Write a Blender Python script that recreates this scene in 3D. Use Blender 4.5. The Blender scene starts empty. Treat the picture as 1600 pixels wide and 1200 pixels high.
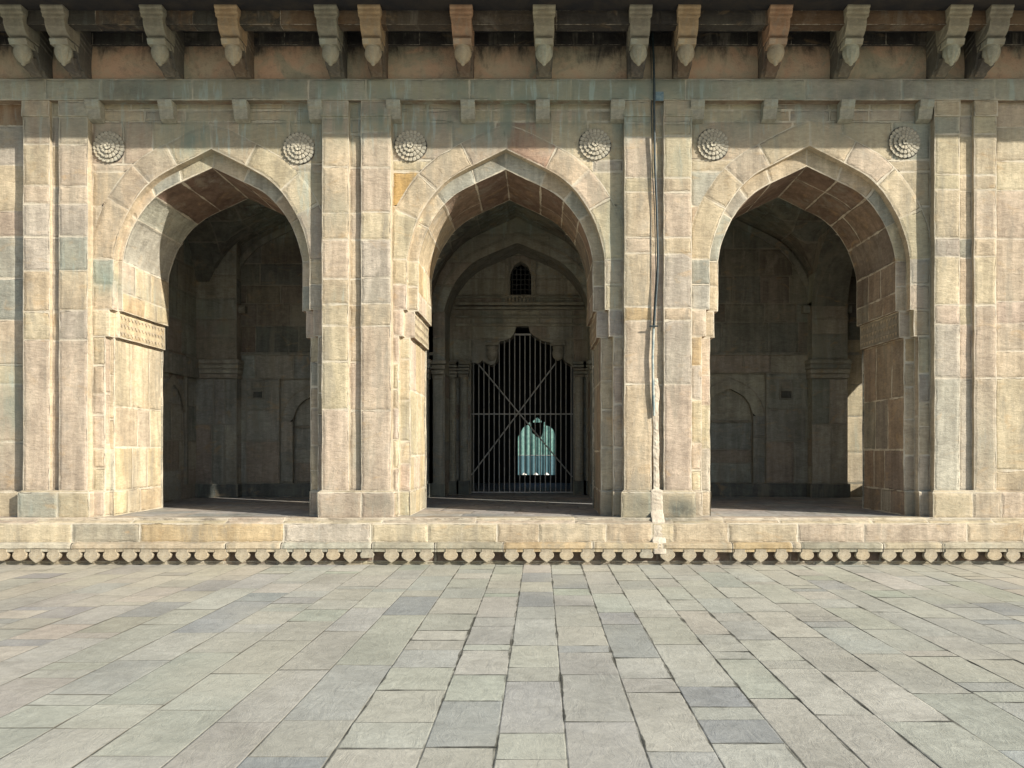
import bpy, math, random
from mathutils import Vector
import numpy as np
from mathutils import noise as mnoise
WAVY = []

# ------------------------------------------------------------------ camera, sky, sun
C = bpy.context.scene.collection
H = 1.78                 # eye height
F = 1200.0               # focal length in photo pixels (photo is 1600 wide)
VX, VY = 845.0, 701.0    # vanishing point of the facade's normal in the photo
D0 = 12.0                # distance from the camera to the pilaster fronts (y = 0)

cam = bpy.data.cameras.new('camera')
cam.sensor_width = 36.0
cam.lens = 27.0
cam.shift_x = -(VX - 800.0) / 1600.0
cam.shift_y = (VY - 600.0) / 1600.0
cam.clip_end = 500
camo = bpy.data.objects.new('camera', cam)
C.objects.link(camo)
camo.location = (0, -D0, H)
camo.rotation_euler = (math.radians(90), 0, 0)
bpy.context.scene.camera = camo

SUN_AZ = math.radians(30.1)      # angle of the sun's horizontal direction from the facade plane
SUN_EL = math.radians(25.0)
dirh = (-math.cos(SUN_AZ), math.sin(SUN_AZ))
travel = Vector((dirh[0] * math.cos(SUN_EL), dirh[1] * math.cos(SUN_EL), -math.sin(SUN_EL)))
sl = bpy.data.lights.new('sun', 'SUN')
sl.energy = 5.0
sl.angle = math.radians(0.5)
sl.color = (1.0, 0.935, 0.82)
so = bpy.data.objects.new('sun', sl)
C.objects.link(so)
so.rotation_euler = travel.to_track_quat('-Z', 'Y').to_euler()
so.location = (8, -12, 12)

world = bpy.data.worlds.new('World')
bpy.context.scene.world = world
world.use_nodes = True
nt = world.node_tree
nt.nodes.clear()
sky = nt.nodes.new('ShaderNodeTexSky')
sky.sky_type = 'NISHITA'
sky.sun_disc = False
sky.sun_elevation = SUN_EL
sky.sun_rotation = math.atan2(-dirh[0], -dirh[1])
bg = nt.nodes.new('ShaderNodeBackground')
bg.inputs['Strength'].default_value = 0.095
wo = nt.nodes.new('ShaderNodeOutputWorld')
nt.links.new(sky.outputs[0], bg.inputs[0])
nt.links.new(bg.outputs[0], wo.inputs[0])
vs = bpy.context.scene.view_settings
vs.view_transform = 'Standard'
vs.look = 'None'
vs.gamma = 1.0
vs.exposure = 0.60
vs.use_curve_mapping = False

# ------------------------------------------------------------------ helpers
RNG = random.Random(11)
def X(px, d=D0): return (px - VX) * d / F
def Z(py, d=D0): return H + (VY - py) * d / F

def tag(o, label=None, cat=None, group=None, kind=None):
    if label: o['label'] = label
    if cat: o['category'] = cat
    if group: o['group'] = group
    if kind: o['kind'] = kind
    return o

CREAM = (.52, .44, .305); PINK = (.495, .405, .31); GREY = (.40, .38, .31); OCHRE = (.48, .36, .21)
TAN = (.50, .41, .29); MAUVE = (.44, .385, .315); SLATE = (.34, .335, .28); BROWN = (.27, .18, .125)
PAL = [(CREAM, 7), (PINK, 4.5), (TAN, 4), (GREY, .8), (MAUVE, 1.2), (OCHRE, .15)]
def pick(pal=None, rng=RNG):
    pal = pal or PAL
    t = rng.random() * sum(w for _, w in pal)
    for c, w in pal:
        t -= w
        if t <= 0: break
    k = rng.uniform(.9, 1.08)
    return tuple(min(.8, v * k * rng.uniform(.98, 1.02)) for v in c)

# stones one can point at, and stains mixed with painted shade: (x, z, colour, reach) and (x, z, rx, rz, green, dark)
STONES = []
def st(px, py, col, d=12.12, r=.25): STONES.append((X(px, d), Z(py, d), col, r))
st(640, 285, (.50, .335, .14)); st(155, 285, (.47, .33, .15)); st(820, 222, (.38, .25, .18), r=.2)
st(115, 405, SLATE, 12, .3); st(150, 435, (.33, .35, .29)); st(115, 340, MAUVE, 12, .3); st(60, 340, MAUVE, 12, .3)
st(60, 400, MAUVE, 12, .3); st(15, 180, (.27, .16, .09)); st(15, 215, MAUVE); st(15, 465, SLATE); st(10, 560, (.36, .36, .3))
st(535, 240, TAN, 12); st(590, 290, PINK, 12); st(590, 405, MAUVE, 12); st(520, 300, TAN, 12); st(1100, 430, SLATE, 12.12, .2)
st(1060, 430, MAUVE, 12); st(1060, 600, MAUVE, 12, .5); st(1060, 345, PINK, 12); st(1000, 345, TAN, 12); st(1000, 490, OCHRE, 12, .2)
st(1085, 540, OCHRE); st(1570, 600, MAUVE); st(1560, 350, GREY, 12); st(1545, 385, TAN, 12); st(540, 750, TAN, 12)
st(60, 650, PINK, 12, .6); st(115, 650, PINK, 12, .6); st(640, 345, (.5, .39, .25)); st(1100, 330, CREAM)
STAINS = []
def sn(px, py, rx, ry, g, k=0.0, d=12.05): STAINS.append((X(px, d), Z(py, d), rx / 100., ry / 100., g, k))
sn(700, 145, 900, 26, .60); sn(700, 190, 900, 40, .70, .08); sn(560, 700, 20, 60, .3, .1); sn(60, 250, 22, 40, .25); sn(350, 215, 50, 30, .6); sn(1320, 210, 60, 24, .5, .15); sn(215, 640, 14, 70, .3, .2); sn(1540, 700, 20, 70, .3, .1); sn(800, 795, 500, 16, .25, .1); sn(590, 785, 60, 20, .3, .2); sn(1480, 790, 50, 22, .2, .15); sn(300, 215, 90, 30, .75); sn(830, 160, 160, 25, .8); sn(200, 150, 60, 25, .6, .35); sn(400, 140, 90, 25, .5, .25); sn(1350, 150, 90, 25, .3, .3); sn(110, 175, 60, 40, .35); sn(560, 190, 60, 40, .5, .1)  # first two: band under the eave, part green growth, part painted bluish shade
sn(1000, 790, 60, 25, .35, .35); sn(1060, 795, 40, 22, .6, .5); sn(115, 405, 25, 35, .5); sn(160, 440, 30, 22, .6)
sn(10, 640, 30, 90, .55); sn(60, 790, 90, 22, .25, .1); sn(530, 465, 14, 20, .5); sn(600, 240, 14, 40, .25)
sn(1230, 165, 40, 14, .6); sn(480, 300, 25, 120, .45); sn(960, 380, 25, 160, .45); sn(1450, 420, 22, 200, .3, .1)  # last three: green shade tint painted where the pilaster shadows fall
sn(530, 330, 25, 30, .35); sn(1545, 290, 25, 20, .3); sn(650, 175, 120, 20, .3, .2); sn(1040, 80, 60, 60, .0, .55)
sn(985, 90, 35, 50, 0, .35); sn(260, 75, 110, 30, .3, .5); sn(1050, 250, 60, 40, .35); sn(1580, 140, 60, 40, .4)
def stain_at(x, z):
    g = k = 0.0
    for sx, sz, rx, rz, a, b in STAINS:
        q = ((x - sx) / rx) ** 2 + ((z - sz) / rz) ** 2
        if q < 4:
            w = math.exp(-q * 1.3)
            g = max(g, a * w); k = max(k, b * w)
    return g, k
def stone_at(x, z, col):
    best = None
    for sx, sz, c, r in STONES:
        q = math.hypot(x - sx, z - sz)
        if q < r and (best is None or q < best[0]): best = (q, c)
    return best[1] if best else col

class MB:
    """mesh builder: stone faces carry the distances to their block's edges, its tint and its stain"""
    def __init__(s): s.v = []; s.f = []; s.ua = []; s.ub = []; s.col = []; s.st = []; s.smooth = False
    def quad(s, p, uv=None, size=None, col=None, step=.10, stain=None, extra=(0, 0)):
        p = [Vector(q) for q in p]
        w = ((p[1] - p[0]).length + (p[2] - p[3]).length) / 2
        h = ((p[3] - p[0]).length + (p[2] - p[1]).length) / 2
        if w < 1e-5 or h < 1e-5: return
        if uv is None: uv = (0, w, 0, h)
        if size is None: size = (max(uv[1], w), max(uv[3], h))
        if col is None: col = pick()
        nu = max(1, min(24, int(math.ceil(w / step)))); nv = max(1, min(24, int(math.ceil(h / step))))
        base = len(s.v)
        pts = []
        for j in range(nv + 1):
            b = j / nv
            for i in range(nu + 1):
                a = i / nu
                q = p[0].lerp(p[1], a).lerp(p[3].lerp(p[2], a), b)
                u = uv[0] + (uv[1] - uv[0]) * a; v = uv[2] + (uv[3] - uv[2]) * b
                s.v.append(q)
                g, k = stain_at(q.x, q.z) if stain is None else stain
                pts.append((u, v, g + extra[0], k + extra[1]))
        for j in range(nv):
            for i in range(nu):
                ids = [j * (nu + 1) + i, j * (nu + 1) + i + 1, (j + 1) * (nu + 1) + i + 1, (j + 1) * (nu + 1) + i]
                s.f.append([base + t for t in ids])
                for t in ids:
                    u, v, g, k = pts[t]
                    s.ua.append((u, v)); s.ub.append((size[0] - u, size[1] - v))
                    s.col.append((*col, 1)); s.st.append((min(1, g), min(1, k), 0, 1))
    def poly(s, pts, col=None, st=(0, 0)):
        base = len(s.v); s.v += [Vector(q) for q in pts]
        s.f.append(list(range(base, base + len(pts))))
        col = col or TAN
        for _ in pts: s.ua.append((9, 9)); s.ub.append((9, 9)); s.col.append((*col, 1)); s.st.append((st[0], st[1], 0, 1))
    def grid(s, rows, col=None, st=(0, 0), close_u=False):
        """rows of points -> shared-vertex faces, no block edges"""
        base = len(s.v); n = len(rows[0])
        for r in rows: s.v += [Vector(q) for q in r]
        col = col or TAN
        for j in range(len(rows) - 1):
            for i in range(n if close_u else n - 1):
                i2 = (i + 1) % n
                s.f.append([base + j * n + i, base + j * n + i2, base + (j + 1) * n + i2, base + (j + 1) * n + i])
                for _ in range(4): s.ua.append((9, 9)); s.ub.append((9, 9)); s.col.append((*col, 1)); s.st.append((st[0], st[1], 0, 1))
    def box(s, x0, x1, y0, y1, z0, z1, col=None, blocks=False, st=None):
        col = col or pick()
        P = lambda a, b, c: (a, b, c)
        fs = [[P(x0, y0, z0), P(x1, y0, z0), P(x1, y0, z1), P(x0, y0, z1)],
              [P(x1, y0, z0), P(x1, y1, z0), P(x1, y1, z1), P(x1, y0, z1)],
              [P(x0, y1, z0), P(x0, y0, z0), P(x0, y0, z1), P(x0, y1, z1)],
              [P(x1, y1, z0), P(x0, y1, z0), P(x0, y1, z1), P(x1, y1, z1)],
              [P(x0, y0, z1), P(x1, y0, z1), P(x1, y1, z1), P(x0, y1, z1)],
              [P(x0, y1, z0), P(x1, y1, z0), P(x1, y0, z0), P(x0, y0, z0)]]
        for f in fs:
            s.quad(f, col=col, stain=st, step=.3)
            if not blocks:
                n = len(s.f)
        return s
    def extrude(s, prof, x0, x1, col=None, st=(0, 0), xf=None, taper=None):
        """profile of (y, z) swept along x; taper(z) -> width factor about the centre"""
        col = col or TAN
        xm = (x0 + x1) / 2; hw = (x1 - x0) / 2
        A = [(xm - hw * (taper(z) if taper else 1), y, z) for y, z in prof]
        B = [(xm + hw * (taper(z) if taper else 1), y, z) for y, z in prof]
        s.poly(A, col, st); s.poly(B[::-1], col, st)
        n = len(prof)
        for i in range(n):
            j = (i + 1) % n
            s.poly([A[j], A[i], B[i], B[j]], col, st)
    def build(s, name, mat, parent=None, bevel=0, smooth=False):
        me = bpy.data.meshes.new(name)
        if mat in WAVY:
            for q in s.v:
                w1 = mnoise.noise_vector(Vector((q.x * 2.3, q.y * 2.3, q.z * 2.3))) * .009
                w2 = mnoise.noise_vector(Vector((q.x * 9, q.y * 9, q.z * 9))) * .005
                q.x += w1.x + w2.x; q.y += (w1.y + w2.y) * .7; q.z += (w1.z + w2.z) * .6
        me.from_pydata([tuple(q) for q in s.v], [], s.f)
        for nm, data in (('ua', s.ua), ('ub', s.ub)):
            l = me.uv_layers.new(name=nm)
            l.data.foreach_set('uv', np.array(data, dtype=np.float32).ravel())
        for nm, data in (('tint', s.col), ('stain', s.st)):
            a = me.color_attributes.new(nm, 'FLOAT_COLOR', 'CORNER')
            a.data.foreach_set('color', np.array(data, dtype=np.float32).ravel())
        if smooth: me.polygons.foreach_set('use_smooth', [True] * len(me.polygons))
        me.materials.append(mat)
        me.update()
        o = bpy.data.objects.new(name, me)
        C.objects.link(o)
        if parent: o.parent = parent
        if bevel:
            b = o.modifiers.new('bevel', 'BEVEL'); b.width = bevel; b.segments = 2; b.limit_method = 'ANGLE'
            w = o.modifiers.new('weld', 'WELD'); w.merge_threshold = .0005
            while o.modifiers[0].name != 'weld': o.modifiers.move(1, 0)
        return o

# ------------------------------------------------------------------ materials
class NT:
    def __init__(s, name):
        s.m = bpy.data.materials.new(name); s.m.use_nodes = True
        s.t = s.m.node_tree; s.t.nodes.clear()
        s.out = s.t.nodes.new('ShaderNodeOutputMaterial')
        s.b = s.t.nodes.new('ShaderNodeBsdfPrincipled')
        s.t.links.new(s.b.outputs[0], s.out.inputs[0])
    def n(s, ty, **kw):
        x = s.t.nodes.new(ty)
        for k, v in kw.items():
            if k.startswith('i_'): s.set(x, k[2:].replace('_', ' '), v)
            else: setattr(x, k, v)
        return x
    def set(s, node, key, v):
        key = int(key) if key.isdigit() else key
        if isinstance(v, bpy.types.NodeSocket): s.t.links.new(v, node.inputs[key])
        else: node.inputs[key].default_value = v
    def math(s, op, a, b=None, c=None, clamp=False):
        x = s.t.nodes.new('ShaderNodeMath'); x.operation = op; x.use_clamp = clamp
        for i, v in enumerate((a, b, c)):
            if v is None: continue
            if isinstance(v, bpy.types.NodeSocket): s.t.links.new(v, x.inputs[i])
            else: x.inputs[i].default_value = v
        return x.outputs[0]
    def noise(s, vec, scale, detail=3, rough=.55, dist=0):
        x = s.t.nodes.new('ShaderNodeTexNoise')
        s.t.links.new(vec, x.inputs['Vector'])
        x.inputs['Scale'].default_value = scale; x.inputs['Detail'].default_value = detail
        x.inputs['Roughness'].default_value = rough; x.inputs['Distortion'].default_value = dist
        return x.outputs[0]
    def ramp(s, v, a, b, lo=0., hi=1.):
        x = s.t.nodes.new('ShaderNodeMapRange'); x.interpolation_type = 'SMOOTHSTEP'
        s.t.links.new(v, x.inputs[0])
        x.inputs[1].default_value = a; x.inputs[2].default_value = b
        x.inputs[3].default_value = lo; x.inputs[4].default_value = hi
        return x.outputs[0]
    def mix(s, f, a, b, mode='MIX'):
        x = s.t.nodes.new('ShaderNodeMix'); x.data_type = 'RGBA'; x.blend_type = mode
        for i, v in ((0, f), (6, a), (7, b)):
            if isinstance(v, bpy.types.NodeSocket): s.t.links.new(v, x.inputs[i])
            else: x.inputs[i].default_value = v if i == 0 else (*v, 1)
        return x.outputs[2]
    def scale(s, vec, sx, sy, sz):
        x = s.t.nodes.new('ShaderNodeMapping'); s.t.links.new(vec, x.inputs[0])
        x.inputs['Scale'].default_value = (sx, sy, sz)
        return x.outputs[0]
    def sep(s, v):
        x = s.t.nodes.new('ShaderNodeSeparateXYZ'); s.t.links.new(v, x.inputs[0]); return x.outputs
    def uv(s, name):
        return s.n('ShaderNodeUVMap', uv_map=name).outputs[0]
    def attr(s, name):
        return s.n('ShaderNodeAttribute', attribute_name=name).outputs[0]
    def bump(s, h, strength, dist, normal=None):
        x = s.t.nodes.new('ShaderNodeBump'); s.t.links.new(h, x.inputs['Height'])
        x.inputs['Strength'].default_value = strength; x.inputs['Distance'].default_value = dist
        if normal: s.t.links.new(normal, x.inputs['Normal'])
        return x.outputs[0]
    def edge(s, wob):
        """distance to the block's nearest edge, plus a wobble"""
        a = s.sep(s.uv('ua')); b = s.sep(s.uv('ub'))
        m = s.math('MINIMUM', s.math('MINIMUM', a[0], a[1]), s.math('MINIMUM', b[0], b[1]))
        return s.math('ADD', m, wob)

def stone_mat(name, mortar=(.60, .54, .43), mw=.0095, dirt=1.0, rough=.9, bumpk=1.0, pal=None):
    n = NT(name)
    P = n.n('ShaderNodeTexCoord').outputs['Object']
    n1 = n.noise(P, 1.3, 5, .6); n2 = n.noise(P, 9, 6, .65, .4); n3 = n.noise(P, 55, 4, .7)
    veins = n.noise(n.scale(P, 3, 3, 11), 1.6, 6, .7, 1.6)
    streak = n.noise(n.scale(P, 5.5, 5.5, .55), 1.0, 5, .65, .3)
    col = n.attr('tint')
    v = n.math('MULTIPLY', n.ramp(n1, .3, .7, .84, 1.12), n.ramp(n2, .25, .75, .87, 1.09))
    v = n.math('MULTIPLY', v, n.ramp(streak, .3, .7, .76, 1.14))
    v = n.math('MULTIPLY', v, n.ramp(veins, .35, .65, .86, 1.10))
    v = n.math('MULTIPLY', v, n.ramp(n3, .3, .7, .93, 1.06))
    vc = n.n('ShaderNodeCombineColor', i_0=v, i_1=v, i_2=v).outputs[0]
    col = n.mix(1.0, col, vc, 'MULTIPLY')
    # iron-yellow and rosy patches inside the stone
    col = n.mix(n.ramp(n.noise(n.scale(P, 1, 1, 1.7), 2.3, 5, .6, 1.0), .56, .74, 0, .42), col, (.48, .32, .16))
    col = n.mix(n.ramp(n.noise(P, 1.7, 4, .6, .7), .58, .75, 0, .35), col, (.40, .365, .31))
    # hairline veins and cracks
    rd = n.math('ABSOLUTE', n.math('SUBTRACT', n.noise(n.scale(P, 1, 1, 1.5), 2.4, 7, .62, 1.3), .5))
    vein = n.math('MULTIPLY', n.math('SUBTRACT', 1, n.math('DIVIDE', rd, .012, clamp=True)), n.ramp(n.noise(P, 1.9, 2), .45, .62, 0, .28))
    col = n.mix(vein, col, (.24, .18, .12))
    # weathering that runs across the joints
    wx = n.ramp(n.noise(n.scale(P, 2.2, 2.2, .45), 1.0, 7, .7, .5), .53, .66, 0, .58)
    col = n.mix(wx, col, (.27, .245, .195))
    lx = n.ramp(n.noise(n.scale(P, 2.6, 2.6, .5), 1.3, 5, .7, .9), .58, .75, 0, .30)
    col = n.mix(lx, col, (.60, .54, .44))
    # pits
    pits = n.ramp(n.noise(P, 17, 3, .8), .68, .76, 0, .35)
    col = n.mix(pits, col, (.20, .155, .11))
    # mortar
    wob = n.math('ADD', n.math('MULTIPLY', n.math('SUBTRACT', n.noise(P, 14, 4, .7), .5), .036), n.math('MULTIPLY', n.math('SUBTRACT', n.noise(P, 3.2, 2), .5), .03))
    e = n.edge(wob)
    wv = n.ramp(n.noise(P, 2.1, 2), .35, .65, mw * .5, mw * 1.7)
    mf = n.math('SUBTRACT', 1.0, n.math('DIVIDE', n.math('SUBTRACT', e, wv), .007, clamp=True), clamp=True)
    vis = n.ramp(n.noise(P, 2.6, 3), .3, .6, .12, .9)
    col = n.mix(n.math('MULTIPLY', mf, vis), col, mortar)
    # dark hairline beside the joint here and there
    hl = n.math('MULTIPLY', n.math('SUBTRACT', 1, n.math('DIVIDE', n.math('ABSOLUTE', n.math('SUBTRACT', e, n.math('ADD', wv, .009))), .006, clamp=True)),
                n.ramp(n.noise(P, 2.7, 2), .5, .62, 0, .55))
    col = n.mix(hl, col, (.13, .10, .075))
    # stains: green grey growth and eave shade tint (r), soot, damp and painted crevice shade (g)
    s = n.sep(n.attr('stain'))
    gfac = n.math('MULTIPLY', n.math('ADD', s[0], n.ramp(n1, .45, .8, 0, .12 * dirt)), n.ramp(streak, .32, .62, .25, 1.5), clamp=True)
    col = n.mix(gfac, col, n.mix(n.ramp(n1, .35, .65), (.215, .25, .205), (.30, .295, .215)))
    whitef = n.math('MULTIPLY', n.ramp(n.noise(n.scale(P, 7, 7, .8), 1.0, 4, .7), .54, .66, 0, .6), n.math('MULTIPLY', s[0], 1.5, clamp=True))
    col = n.mix(whitef, col, (.36, .46, .43))  # pale teal streaks, also cooling the painted shade under the eave
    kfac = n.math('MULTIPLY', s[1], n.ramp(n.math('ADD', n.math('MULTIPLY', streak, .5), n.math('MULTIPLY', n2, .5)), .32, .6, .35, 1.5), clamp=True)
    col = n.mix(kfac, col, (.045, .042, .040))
    n.t.links.new(col, n.b.inputs['Base Color'])
    n.b.inputs['Roughness'].default_value = rough
    n.b.inputs['Specular IOR Level'].default_value = .25
    h = n.math('ADD', n.math('MULTIPLY', n2, .22), n.math('MULTIPLY', n3, .10))
    h = n.math('ADD', h, n.math('MULTIPLY', veins, .3))
    h = n.math('SUBTRACT', h, n.math('MULTIPLY', pits, .5)); h = n.math('SUBTRACT', h, n.math('MULTIPLY', vein, .2))
    h = n.math('SUBTRACT', h, n.math('MULTIPLY', hl, .6))
    h = n.math('ADD', h, n.math('MULTIPLY', n.math('DIVIDE', e, .05, clamp=True), .35))
    n.t.links.new(n.bump(h, .85 * bumpk, .04), n.b.inputs['Normal'])
    return n.m

M_STONE = stone_mat('weathered_sandstone')
WAVY.append(M_STONE)
M_CARVE = stone_mat('carved_sandstone', mw=0.0, dirt=1.8)
M_FLOORST = stone_mat('floor_flagstone', mortar=(.22, .20, .17), mw=.006, rough=.75, bumpk=.5)

M_INNER = stone_mat('smoke_dark_sandstone', mortar=(.27, .255, .21), mw=.008, dirt=.5)  # same sandstone, mortar darkened to match the rooms' painted shade
def paving_mat():
    n = NT('paving_slabs')
    P = n.n('ShaderNodeTexCoord').outputs['Object']
    n1 = n.noise(P, .8, 5, .6); n2 = n.noise(n.scale(P, 1, 1.6, 1), 5, 7, .7, 1.2); n3 = n.noise(P, 45, 4, .7)
    cleft = n.noise(n.scale(P, 2.2, 1.0, 1), 3.0, 8, .72, 2.2)
    v = n.math('MULTIPLY', n.ramp(n1, .3, .7, .86, 1.1), n.ramp(n2, .25, .75, .86, 1.1))
    v = n.math('MULTIPLY', v, n.ramp(n3, .3, .7, .94, 1.06))
    v = n.math('MULTIPLY', v, n.ramp(cleft, .35, .65, .93, 1.06))
    vc = n.n('ShaderNodeCombineColor', i_0=v, i_1=v, i_2=v).outputs[0]
    col = n.mix(1.0, n.attr('tint'), vc, 'MULTIPLY')
    # pale dust swept over the joints, thicker in places
    dust = n.math('MULTIPLY', n.ramp(n.noise(P, .45, 4, .6, .5), .45, .72, 0, .45), n.ramp(n2, .3, .6, .6, 1))
    col = n.mix(dust, col, (.47, .45, .36))
    specks = n.ramp(n.noise(P, 23, 3, .8), .70, .76, 0, .5)
    col = n.mix(specks, col, (.16, .16, .14))
    wob = n.math('MULTIPLY', n.math('SUBTRACT', n.noise(P, 9, 6, .8), .5), .012)
    e = n.edge(wob)
    s = n.sep(n.attr('stain'))       # r: joint width, g: joint darkness
    w = n.math('MULTIPLY', s[0], n.ramp(n.noise(P, 2.2, 3), .35, .75, .0, .022))
    mf = n.math('SUBTRACT', 1.0, n.math('DIVIDE', n.math('SUBTRACT', e, w), .006, clamp=True), clamp=True)
    jc = n.mix(s[1], (.30, .28, .22), (.035, .04, .035))
    col = n.mix(n.math('MULTIPLY', mf, n.ramp(n.noise(P, 3.3, 3), .3, .6, .25, 1)), col, jc)
    n.t.links.new(col, n.b.inputs['Base Color'])
    n.t.links.new(n.ramp(n2, .3, .7, .62, .85), n.b.inputs['Roughness'])
    n.b.inputs['Specular IOR Level'].default_value = .35
    h = n.math('ADD', n.math('MULTIPLY', cleft, .6), n.math('MULTIPLY', n3, .10))
    h = n.math('ADD', h, n.math('MULTIPLY', n2, .25))
    h = n.math('ADD', h, n.math('MULTIPLY', n.math('DIVIDE', e, .010, clamp=True), .25))
    n.t.links.new(n.bump(h, .55, .02), n.b.inputs['Normal'])
    return n.m
M_PAVE = paving_mat()

def plain_mat(name, c1, c2, scale=6, rough=.8, metal=0, bump=.3):
    n = NT(name)
    P = n.n('ShaderNodeTexCoord').outputs['Object']
    a = n.noise(P, scale, 5, .65, .4)
    n.t.links.new(n.mix(n.ramp(a, .35, .65), c1, c2), n.b.inputs['Base Color'])
    n.b.inputs['Roughness'].default_value = rough; n.b.inputs['Metallic'].default_value = metal
    n.t.links.new(n.bump(n.noise(P, scale * 4, 4), bump, .01), n.b.inputs['Normal'])
    return n.m
def render_mat():
    """old limewash and clay render under the eave, black with soot at the top in ragged runs"""
    n = NT('stained_render')
    P = n.n('ShaderNodeTexCoord').outputs['Object']
    a = n.noise(P, 1.6, 5, .65, .6); b = n.noise(P, 9, 6, .7); st_ = n.noise(n.scale(P, 4, 4, .9), 1, 5, .7, .8)
    col = n.mix(n.ramp(a, .38, .62), (.50, .335, .225), (.44, .36, .25))
    col = n.mix(n.ramp(n.noise(P, 1.1, 5, .65, 1.2), .50, .64, 0, .8), col, (.30, .29, .21))
    col = n.mix(n.ramp(b, .5, .75, 0, .5), col, (.16, .13, .10))
    z = n.sep(P)[2]
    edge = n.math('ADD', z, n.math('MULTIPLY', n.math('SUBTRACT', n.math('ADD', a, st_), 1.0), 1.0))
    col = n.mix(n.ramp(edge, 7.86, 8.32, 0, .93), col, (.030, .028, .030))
    n.t.links.new(col, n.b.inputs['Base Color']); n.b.inputs['Roughness'].default_value = .95
    n.t.links.new(n.bump(n.math('ADD', b, n.noise(P, 40, 3)), .6, .02), n.b.inputs['Normal'])
    return n.m
M_RENDER = render_mat()
M_SOOT = plain_mat('sooty_stone', (.012, .013, .018), (.03, .026, .024), 3, .9)  # deep shade under the eave put into the stone colour
M_IRON = plain_mat('grey_iron', (.34, .34, .32), (.42, .41, .39), 12, .5, .0)
M_DARKIRON = plain_mat('dark_iron', (.03, .035, .035), (.05, .05, .05), 12, .5)
M_CABLE = plain_mat('black_cable', (.018, .03, .035), (.035, .055, .06), 20, .5)
M_PIPE = plain_mat('pipe_paint', (.16, .22, .23), (.40, .42, .38), 9, .6)
M_LIME = plain_mat('lime_plaster', (.44, .38, .30), (.58, .52, .42), 7, .95, 0, 1.0)
M_BLUE = plain_mat('blue_paint', (.10, .17, .22), (.20, .28, .30), 15, .8)
M_TEAL = plain_mat('teal_cloth', (.06, .16, .15), (.15, .27, .24), 9, .8)
M_TEAL2 = plain_mat('blue_cloth', (.035, .095, .12), (.06, .13, .155), 9, .8)
M_WHITE = plain_mat('white_stone', (.75, .72, .64), (.8, .8, .76), 20, .8)
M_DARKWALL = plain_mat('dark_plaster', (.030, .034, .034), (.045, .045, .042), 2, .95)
M_EARTH = plain_mat('dusty_ground', (.30, .28, .22), (.38, .35, .28), .5, .95)

# ------------------------------------------------------------------ arch geometry
UT = [0, .20, .40, .57, .70, .80, .89, .965, 1.0]
VT = [0, .088, .178, .266, .375, .495, .640, .83, 1.0]
def arch_curve(n=28):
    """right half from the apex (0,1) to the springing (1,0), points (u, h)"""
    P = [Vector((u, 1 - v)) for u, v in zip(UT, VT)]
    out = []
    m = len(P) - 1
    for i in range(n + 1):
        t = i / n * m; k = min(int(t), m - 1); f = t - k
        p0 = P[k - 1] if k > 0 else P[0] * 2 - P[1]
        p3 = P[k + 2] if k + 2 <= m else P[m] + Vector((0, -.14))
        p1, p2 = P[k], P[k + 1]
        q = .5 * ((2 * p1) + (p2 - p0) * f + (2 * p0 - 5 * p1 + 4 * p2 - p3) * f * f + (3 * p1 - p0 - 3 * p2 + p3) * f ** 3)
        out.append((min(1, q.x), q.y))
    out[0] = (0, 1); out[-1] = (1, 0)
    return out
HALF = arch_curve(28)
def arch_pts(cx, half, zs, za, n=None):
    r = [(cx + half * u, zs + (za - zs) * h) for u, h in HALF]
    l = [(cx - half * u, zs + (za - zs) * h) for u, h in HALF[::-1]]
    return l[:-1] + r          # from left springing over the apex to right springing
def arch_h(x, cx, half, zs, za):
    u = abs(x - cx) / half
    if u >= 1: return zs
    for (a, h1), (b, h2) in zip(HALF, HALF[1:]):
        if a <= u <= b: return zs + (za - zs) * (h1 + (h2 - h1) * (u - a) / max(1e-6, b - a))
    return zs

def courses(z0, z1, lo=.28, hi=.6, rng=RNG):
    zs = [z0]
    while z1 - zs[-1] > hi * 1.3: zs.append(zs[-1] + rng.uniform(lo, hi))
    if z1 - zs[-1] > hi: zs.append((zs[-1] + z1) / 2)
    zs.append(z1)
    return zs
def splits(a, b, lo, hi, rng=RNG):
    if b - a <= hi: return [a, b]
    return courses(a, b, lo, hi, rng)

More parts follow.
